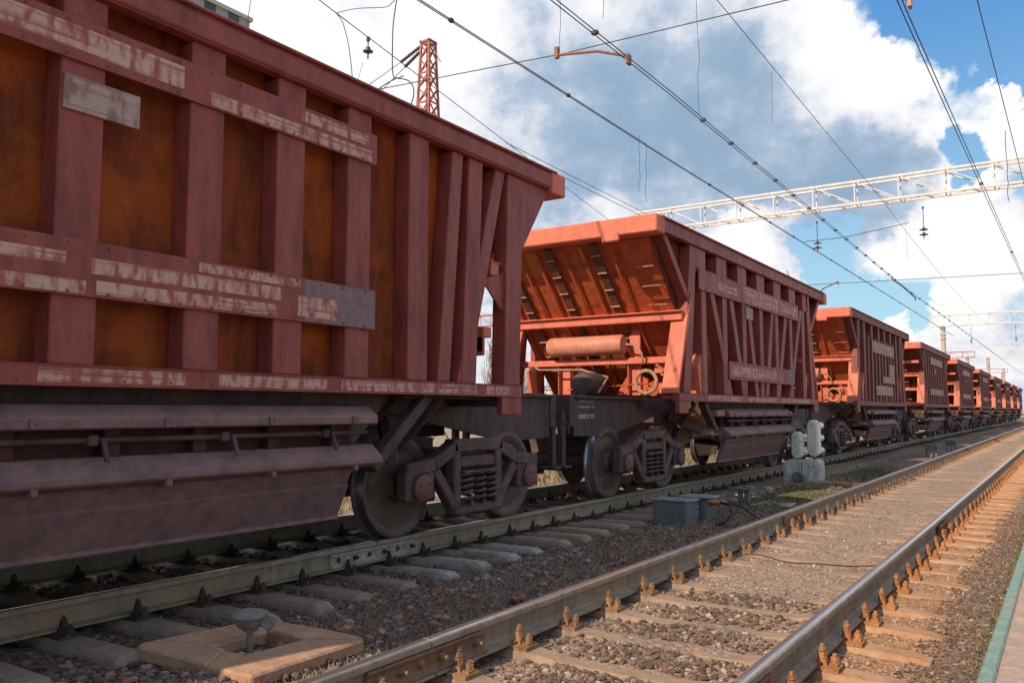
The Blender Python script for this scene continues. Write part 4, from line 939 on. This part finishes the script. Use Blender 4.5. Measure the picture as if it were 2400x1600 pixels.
POSTM = weathered('grey_brown_post_paint', (.27, .25, .22), (.18, .16, .14), (.24, .14, .08), .6, rust_amt=.45, streak=False, sc=5)
m = MB(); m.lathe([(.018, -.05), (.018, .15)], (0, 0, 0), 'z', 16); m.build('pipe', POSTM, ps)
m = MB(); m.lathe([(.018, .145), (.042, .147), (.046, .165), (.070, .175), (.080, .19), (.084, .222), (.100, .226), (.104, .234)], (0, 0, 0), 'z', 28); m.build('cup', POSTM, ps)
m = MB(); m.lathe([(.106, .234), (.106, .242), (.095, .250), (.06, .262), (.03, .266), (.002, .267)], (0, 0, 0), 'z', 28)
for k in range(4): m.lathe([(.008, .244), (.008, .258)], (.086*math.cos(k*1.57+.5), .086*math.sin(k*1.57+.5), 0), 'z', 6)
m.build('cap', POSTM, ps)
m = MB(); m.tube([(.06, 0, .205), (.10, -.01, .21)], .026, 12); m.lathe([(.040, -.050), (.044, -.044), (.044, -.015), (.034, .0), (.02, .02)], (.115, 0, .21), 'y', 24)
for k in range(5): m.lathe([(.0045, -.056), (.0045, -.048)], (.115+.029*math.cos(k*1.257), 0, .21+.029*math.sin(k*1.257)), 'y', 6)
m.build('side_cap', POSTM, ps)

# ------------------------------------------------------------------ portals (gantries)
def portal(Y, xl, xr, zb, zt, cols, mat, label, group, colmat, pitch=1.45, dy=.5, rs=.032):
    e = empty('portal', (xl, Y, 0), label, 'gantry', group)
    m = MB(); L = xr-xl
    for z in (zb, zt):
        for y in (-dy/2, dy/2): m.bar((0, y, z), (L, y, z), rs*2.2, rs*2.6)
    m.build('chord', mat, e)
    m = MB(); n = max(2, int(L/pitch)); st = L/n
    for i in range(n+1):
        x = i*st
        for y in (-dy/2, dy/2):
            m.bar((x, y, zb), (x, y, zt), rs*1.3)
            if i < n: m.bar((x, y, zt), (x+st, y, zb), rs*1.1)
        for z in (zb, zt):
            m.bar((x, -dy/2, z), (x, dy/2, z), rs*1.1)
        if i < n:
            for q in range(2):
                a = x+st*q/2; m.bar((a, (-1)**q*dy/2, zb-.03), (a+st/2, -(-1)**q*dy/2, zb-.03), rs*.7)
    m.build('lattice', mat, e)
    m = MB()
    x = .1; rnb = random.Random(int(Y))
    m.bar((0, 0, zt+.07), (L, 0, zt+.07), .09, .02)
    while x < L:
        m.box(x, x+.08, -.05, .05, zt, zt+.07); x += st
    m.build('walkway', mat, e)
    for cx_ in cols:
        m = MB(); m.tube([(cx_-xl, 0, -.3), (cx_-xl, 0, zb)], .2, 16, rs=[.23, .165]); m.build('column', colmat, e)
        m = MB()
        for zz in (zb-.25, zb-.8, zb-1.15): m.lathe([(.20, zz), (.24, zz+.03), (.24, zz+.10), (.20, zz+.13)], (cx_-xl, 0, 0), 'z', 16)
        m.build('clamp_band', ORNG if mat is not GALV else POLE, e)
    return e
portal(30.4, -14.2, 9.5, 8.33, 9.10, (-13.3, 8.6), GALV, 'large pale lattice gantry spanning the tracks above the second wagon', 'overhead line gantries', POLE, 1.35, rs=.029)
portal(79, -9.55, 9.5, 8.35, 9.25, (-8.6, 8.6), GALV, 'pale lattice gantry on a concrete mast, second along the line', 'overhead line gantries', POLE)
portal(125, -9.5, 9.5, 8.1, 9.15, (-8.5, 8.6), GALV, 'smaller pale gantry beyond, third along the line', 'overhead line gantries', POLE)
portal(158, -9.5, 9.5, 8.1, 9.0, (-8.6, 8.6), GALV, 'faint farthest pale gantry over the train', 'overhead line gantries', POLE)
portal(129, -34, -10.3, 8.45, 9.2, (-11.2, -33), REDM, 'red lattice gantry on the left of the line, nearer one', 'red gantries', POLE)
portal(185, -34, -9.4, 8.5, 9.2, (-10.3, -33), REDM, 'red lattice gantry on the left of the line, farther one', 'red gantries', POLE)
portal(62, -60, -24, 8.9, 9.9, (-59, -25), REDM, 'red gantry seen through the gap under the nearest wagon', 'red gantries', POLE)

# lattice mast
mst = empty('lattice_mast', (-14.08, 17.0, 0), 'tall red lattice mast standing behind the nearest wagon', 'mast')
def mw(z): return .135+(11.15-z)*.036
m = MB()
for sx_ in (-1, 1):
    for sy_ in (-1, 1): m.bar((sx_*mw(-.3), sy_*mw(-.3), -.3), (sx_*mw(11.15), sy_*mw(11.15), 11.15), .055)
m.build('leg_frame', REDM, mst)
m = MB(); z = 11.1; i = 0
while z > .3:
    h_ = max(.40, mw(z)*2.4); z2 = max(0, z-h_); s_ = 1 if i % 2 else -1
    a, b = mw(z), mw(z2)
    for (p, q) in (((-a, -a), (b, -b)), ((a, -a), (b, b)), ((a, a), (-b, b)), ((-a, a), (-b, -b))):
        if i % 2: p, q = (p[0], p[1]), (q[0], q[1])
        m.bar((p[0], p[1], z), (q[0], q[1], z2), .028)
    for (p, q) in (((a, -a), (-b, -b)), ((a, a), (b, -b))):
        m.bar((p[0], p[1], z), (q[0], q[1], z2), .03)
    if i % 2 == 0:
        for (p, q) in (((-a, -a), (a, -a)), ((a, -a), (a, a))): m.bar((p[0], p[1], z), (q[0], q[1], z), .035)
    z = z2; i += 1
m.build('bracing', REDM, mst)
m = MB(); 
for s_ in (-1, 1): m.bar((-.17, s_*.14, 11.18), (.17, s_*.14, 11.18), .06); m.bar((s_*.14, -.17, 11.19), (s_*.14, .17, 11.19), .055)
m.bar((.14, 0, 11.05), (.50, -.1, 10.5), .022); m.build('mast_head', REDM, mst)

# ------------------------------------------------------------------ overhead line
def wire(pts, r, label, group='overhead wires', mat=WIREM, name='overhead_wire', sag=0.0, n=1, clips=0):
    P2 = []
    for a, b in zip(pts[:-1], pts[1:]):
        a, b = Vector(a), Vector(b)
        for i in range(n):
            t = i/n; p = a.lerp(b, t); p.z -= sag*4*t*(1-t); P2.append(p)
    P2.append(Vector(pts[-1]))
    m = MB(); m.tube(P2, r, 6)
    o = m.build(name, mat); return tag(o, label, 'wire', group)
def clips(parent_pts, step, y0, y1, w_=.05, mat=WIREM):
    pass
zc = 4.95+H
# contact pair over the gap (B)
def duo(xa, ya, xb, yb, z1, z2, lab, r=.0075, gap=.06, clipstep=1.3, mat=WIREM):
    e = empty('contact_wire_pair', (0, 0, 0), lab, 'wire', 'contact wires')
    for s_ in (-1, 1):
        m = MB(); m.tube([(xa+s_*gap/2, ya, z1), (xb+s_*gap/2, yb, z2)], r, 6); m.build('wire_strand', mat, e)
    n = int(min(yb-ya, 60)/clipstep)
    for i in range(1, n):
        t = (i*clipstep)/(yb-ya); x = xa+(xb-xa)*t; z = z1+(z2-z1)*t; y = ya+(yb-ya)*t
        if y < 5: continue
        m = MB(); m.box(x-gap*.75, x+gap*.75, y-.03, y+.03, z-.02, z+.025); m.build('wire_clip', mat, e)
    return e
duo(-5.01, -10, -5.01, 12.0, 6.19, 6.19, 'double contact wire passing over the registration arm, upper middle of the sky')
duo(-5.01, 12.0, -5.35, 36.6, 6.19, 6.19, 'double contact wire with dark clips continuing past the large gantry', clipstep=1.5, mat=WIREB)
duo(-5.35, 36.6, -5.0, 160, 6.19, 6.19, 'double contact wire fading towards the far gantries', clipstep=2.2, mat=WIREB)
duo(-6.15, -10, -6.30, 15.0, 6.09, 6.09, 'twin contact wire above the train, left of the registration arm', gap=.03, clipstep=3.0)
duo(-6.30, 15.0, -6.1, 62, 6.09, 6.10, 'twin contact wire running down beside the large gantry to the train', gap=.03, clipstep=2.2, mat=WIREB)
wire([(-4.62, -5, 8.39), (-4.98, 30.4, 8.36)], .007, 'single messenger wire crossing the bright cloud, right of centre', mat=WIREB)
wire([(-4.98, 30.4, 8.36), (-5.3, 79, 8.4), (-5.3, 125, 8.4)], .007, 'messenger wire sagging beyond the large gantry', mat=WIREB, sag=.35, n=14)
duo(-1.52, -5, -1.46, 10.9, 6.09, 6.09, 'short double wire above the orange bracket, top right corner', gap=.05, clipstep=4)
duo(-1.46, 10.9, -.75, 75, 6.09, 6.12, 'double contact wire descending from the orange bracket', gap=.05, clipstep=9.5, mat=WIREM)
wire([(-1.15, -3, 8.0), (-.78, 28, 7.75), (-.7, 60, 7.9)], .009, 'thick wire descending along the right edge of the sky', mat=WIREB)
# F: feeder on the left
wire([(-8.9, 2.5, 8.15), (-10.38, 10, 8.14), (-14.0, 28.4, 8.15)], .009, 'feeder wire descending behind the nearest wagon towards the gantry end')
wire([(-9.5, 14, 6.75), (-11.8, 45, 7.6)], .008, 'thin wire leaving the corner of the nearest wagon towards the gantry, upper', mat=WIREB)
wire([(-9.4, 14, 6.55), (-10.8, 45, 6.9)], .008, 'thin wire leaving the corner of the nearest wagon towards the gantry, lower', mat=WIREB)
wire([(-9.48, 9.88, 6.49), (-6.07, 10.41, 6.49), (-2.78, 10.62, 6.49), (3, 10.9, 6.49)], .0085, 'cross span wire rising to the right over the first wagon', name='span_wire')
wire([(-9.03, 36.0, 6.49), (-1.2, 37.5, 6.49)], .011, 'long cross span wire in the distance above the third wagon', name='span_wire', mat=WIREB)
wire([(-7.6, 30.2, 7.20), (-6.2, 30.3, 7.22), (-4.2, 30.5, 7.52)], .012, 'slack cross wire between the two hanging insulators', name='span_wire', mat=WIREB)
def curve(pts, n=6):
    P = [Vector(p) for p in pts]; P = [P[0]*2-P[1]]+P+[P[-1]*2-P[-2]]; out = []
    for a, b, c, d in zip(P, P[1:], P[2:], P[3:]):
        for q in range(n):
            t = q/n; out.append(.5*((2*b)+(c-a)*t+(2*a-5*b+4*c-d)*t*t+(3*b-a-3*c+d)*t**3))
    return out+[P[-2]]
wire([(-14.89, 16.8, 10.76), (-12.2, 12.2, 7.7)], .010, 'guy wire from the mast insulators, upper one', 'guy wires', name='guy_wire')
wire([(-14.74, 16.8, 10.59), (-11.6, 12.0, 7.3)], .010, 'guy wire from the mast insulators, lower one', 'guy wires', name='guy_wire')
for pts, r_, lb in (([(-10.38, 10, 8.14), (-10.21, 10, 7.91), (-10.05, 10, 7.42), (-9.95, 10, 6.78), (-9.93, 10, 6.3)], .008, 'slack jumper hanging from the wire joint at the top left'),
        ([(-10.38, 10, 8.14), (-9.87, 10, 8.08), (-9.25, 10, 7.93), (-9.09, 10, 7.95), (-8.9, 10, 8.1), (-8.7, 10, 8.5)], .007, 'jumper curving right from the wire joint at the top left'),
        ([(-8.9, 10, 8.3), (-9.03, 10, 7.66), (-9.05, 10, 7.24), (-9.04, 10, 6.77), (-8.97, 10, 6.64), (-8.80, 10, 6.64)], .010, 'thick jumper dropping straight down beside the lattice mast'),
        ([(-8.93, 10, 6.64), (-9.15, 10, 6.60), (-9.35, 10, 6.54), (-9.59, 10, 6.41)], .010, 'thick jumper arching left to the top of the nearest wagon'),
        ([(-8.96, 10, 6.64), (-8.72, 10, 6.55), (-8.59, 10, 6.40), (-8.60, 10, 6.20), (-8.75, 10, 5.99)], .010, 'thick jumper looping right in front of the lattice mast')):
    wire(curve(pts), r_, lb, 'jumpers', name='jumper_wire')
wire([(-10.75, 11.06, 7.7), (-10.9, 11.06, 7.3)], .004, 'thin tail hanging below the single disc insulator', 'jumpers', name='jumper_wire')
wire([(-12.69, 10, 9.03), (-12.75, 10, 8.71), (-12.9, 10, 7.9)], .006, 'short thin dropper at the far upper left', 'thin dropper wires', name='dropper_wire')

def insulator(p, n, label, top=None, r=.13, rod=None):
    e = empty('insulator', p, label, 'insulator', 'hanging insulators')
    for i in range(n):
        m = MB(); z = -i*.17; m.lathe([(.02, z+.07), (.045, z+.06), (.05, z+.015), (r, z-.01), (r, z-.025), (.05, z-.03), (.02, z-.06)], (0, 0, 0), 'z', 18); m.build('disc', INSUL, e)
    m = MB(); m.tube([(0, 0, .06), (0, 0, (top or .4))], .012, 6); m.box(-.03, .03, -.02, .02, (top or .4)-.06, (top or .4)+.02); m.build('hanger_rod', WIREM, e)
    m = MB(); m.tube([(0, 0, -.17*(n-1)-.06), (0, 0, -.17*(n-1)-.16)], .015, 6); m.build('clevis', WIREM, e)
    return e
insulator((-7.18, 30.4, 7.15), 2, 'dark twin disc insulator hanging from the large gantry, left one', .75, .14)
insulator((-3.75, 30.4, 7.22), 2, 'dark twin disc insulator hanging from the large gantry, right one', .75, .14)
insulator((-10.62, 11.06, 7.91), 1, 'single disc insulator hanging from the wire at the top left', .24, .095)
insulator((-6.5, 79, 7.1), 2, 'far insulator below the second gantry, left one', 1.0, .14)
insulator((-3.3, 79, 7.1), 2, 'far insulator below the second gantry, right one', 1.0, .14)
# strain insulators on the mast guys
for k, (p, q, lb) in enumerate((((-14.89, 16.8, 10.76), (-14.30, 16.9, 11.08), 'upper ribbed strain insulator tied to the lattice mast'), ((-14.74, 16.8, 10.59), (-14.28, 16.9, 10.95), 'lower ribbed strain insulator tied to the lattice mast'))):
    e = empty('strain_insulator', p, lb, 'insulator', 'strain insulators of the mast')
    d = Vector(q)-Vector(p); m = MB(); npt = 18; pts = [d*(i/npt*1.0) for i in range(npt+1)]
    m.tube(pts, .05, 10, rs=[.03 if i % 2 else .055 for i in range(npt+1)]); m.build('insulator_core', INSUL, e)
# registration arms
def arm(pts, r, label, mat=ARMM):
    m = MB(); m.tube(pts, r, 8); m.box(pts[0][0]-.03, pts[0][0]+.03, pts[0][1]-.03, pts[0][1]+.03, pts[0][2]-.05, pts[0][2]+.12); m.box(pts[-1][0]-.02, pts[-1][0]+.02, pts[-1][1]-.06, pts[-1][1]+.06, pts[-1][2]-.12, pts[-1][2]+.02)
    o = m.build('registration_arm', mat); return tag(o, label, 'registration arm', 'registration arms')
arm([(-6.10, 10.35, 6.46), (-5.45, 10.4, 6.38), (-4.97, 10.43, 6.20)], .022, 'rusty bent registration arm steadying the wires in the upper middle')
arm([(-2.45, 10.7, 6.55), (-1.75, 10.85, 6.38), (-1.40, 10.95, 6.26)], .035, 'bright orange registration arm at the top right', ORNG)
arm([(-9.1, 37.0, 5.95), (-8.4, 36.4, 6.35), (-7.62, 35.5, 6.45)], .03, 'rusty registration arm just above the end of the second wagon')
arm([(-5.72, 36.4, 6.5), (-5.6, 38.0, 6.42), (-5.46, 40.6, 6.20)], .028, 'dark registration arm below the right part of the large gantry')
# droppers
def dropper(x, y, z1, z2, lb, r=.004):
    pts = [(x+random.uniform(-.02, .02)*(0 < i < 8), y+random.uniform(-.02, .02)*(0 < i < 8), z1+(z2-z1)*i/8) for i in range(9)]
    m = MB(); m.tube(pts, r, 5); o = m.build('dropper_wire', WIREM); tag(o, lb, 'wire', 'thin dropper wires')
dropper(-5.02, 9.75, 8.1, 6.49, 'wavy dropper wire ending on the registration arm')
dropper(-6.07, 10.38, 8.2, 6.5, 'wavy dropper wire above the left tip of the registration arm')
dropper(-5.02, 13.3, 9.0, 6.2, 'long wavy dropper wire falling onto the double contact wire')
dropper(-4.9, 17.2, 8.3, 7.2, 'short dropper below the messenger wire')
dropper(-6.2, 13.4, 6.1, 5.1, 'thin dropper hanging under the twin contact wire, left')
dropper(-6.25, 13.8, 6.1, 5.0, 'thin dropper hanging under the twin contact wire, right')
dropper(-4.3, 30.5, 7.5, 6.3, 'long thin dropper hanging behind the large gantry')
dropper(-.95, 22.5, 7.8, 6.1, 'long jumper dropping from the thick wire near the right edge', .008)
# pulley above the third wagon
e = empty('balance_pulley', (-6.62, 25.2, 4.75), 'pair of small grey pulley wheels hanging above the third wagon', 'pulley')
for dz_, dx_ in ((0, 0), (-.12, .08)):
    m = MB(); m.lathe([(.03, -.03), (.10, -.03), (.085, 0), (.10, .03), (.03, .03)], (dx_, 0, dz_), 'y', 20); m.build('pulley_wheel', GREYTOP, e)
m = MB(); m.tube([(0, 0, 0), (-.25, 0, .65)], .01, 6); m.build('pulley_line', WIREM, e)

# ------------------------------------------------------------------ background
bl = empty('apartment_block', (-96, 60, 0), 'grey apartment tower peeking over the nearest wagon at the top left', 'building')
m = MB(); m.box(-13, 9.6, -8, 8, 0, 51.6); m.build('wall', BRICKM, bl)
m = MB(); m.box(-13.3, 9.9, -8.3, 8.3, 51.6, 52.1); m.build('roof', WALLM, bl)
for fl in range(13, 17):
    for k in range(7):
        x = -12+k*3.05; z = 2.2+fl*3
        m = MB(); m.box(x, x+1.5, -8.06, -7.98, z, z+1.5); m.build('window', GLASSM, bl)
    for y in (-6, -2, 2, 5.5):
        m = MB(); m.box(9.56, 9.66, y-.8, y+.8, 2.2+fl*3, 3.8+fl*3); m.build('window', GLASSM, bl)
    m = MB(); m.box(7.0, 9.9, -9.2, -8.0, 1.4+fl*3, 2.4+fl*3); m.build('balcony', WALLM, bl)
def bare_tree(x, y, h_, seed, lb):
    e = empty('bare_tree', (x, y, -.2), lb, 'tree', 'leafless trees behind the train'); rn = random.Random(seed)
    m = MB(); m.tube([(0, 0, 0), (rn.uniform(-.1, .1), 0, h_*.5), (0, 0, h_)], .1, 7, rs=[h_*.018, h_*.011, .01]); m.build('trunk', BARK, e)
    m = MB()
    for i in range(130):
        z = h_*rn.uniform(.08, .9); a = rn.uniform(0, 6.28); l = h_*rn.uniform(.10, .26)*(1.1-z/h_); dx, dy = math.cos(a)*l*.45, math.sin(a)*l*.45
        p0 = Vector((0, 0, z)); p1 = Vector((dx, dy, z+l*.6)); p2 = Vector((dx*1.35, dy*1.35, z+l*1.5))
        m.tube([p0, p1, p2], .02, 4, rs=[.035, .022, .008], cap=False)
        for k in range(4):
            t = rn.uniform(.2, 1); q = p0.lerp(p1, t) if t < .6 else p1.lerp(p2, t-.3)
            m.tube([q, q+Vector((rn.uniform(-.3, .3), rn.uniform(-.3, .3), rn.uniform(.4, 1.1)))*l*.4], .01, 3, rs=[.014, .005], cap=False)
    m.build('crown', BARK, e)
kinds = ['slender bare poplar', 'bushy bare poplar', 'leaning bare poplar']
for i in range(16):
    bare_tree(-47+i*1.55+random.uniform(-.4, .4), 62+random.uniform(-4, 6), random.uniform(7.5, 10.5), i, '%s glimpsed in the gap behind the nearest wagon' % kinds[i % 3])
wl = MB(); wl.box(-75, -22, 70, 70.3, 0, 3.6); o = wl.build('boundary_wall', WALLM, None); tag(o, 'pale boundary wall behind the bare trees', 'wall')
bk = empty('blue_shed', (-26.5, 43.0, -.2), 'small blue shed seen through the gap beneath the second wagon', 'shed')
m = MB(); m.box(-1.6, 1.6, -1.2, 1.2, 0, 1.7); m.build('shed_wall', BLUEM, bk)
m = MB(); m.box(-1.8, 1.8, -1.4, 1.4, 1.7, 1.85); m.build('roof', WALLM, bk)
mnd = MB()
rn = random.Random(3); nx = 24; vs = []
for j in range(nx+1):
    for i in range(nx+1):
        x = (i/nx-.5)*2.4; y = (j/nx-.5)*2.4; r = math.hypot(x, y)/1.1
        vs.append((x, y, max(0, .55*(1-r**2))+mn.noise(Vector((x*4, y*4, 0)))*.05-.05))
mnd.add(vs, [(j*(nx+1)+i, j*(nx+1)+i+1, (j+1)*(nx+1)+i+1, (j+1)*(nx+1)+i) for j in range(nx) for i in range(nx)], 0, True)
SANDM = weathered('pale_sand', (.48, .36, .22), (.40, .29, .18), (.5, .4, .26), .95, streak=False, sc=8)
o = mnd.build('sand_heap', SANDM, None); o.location = (-9.4, 11.9, -.2); tag(o, 'heap of pale sand lit between the bogies of the first two wagons', 'sand heap')
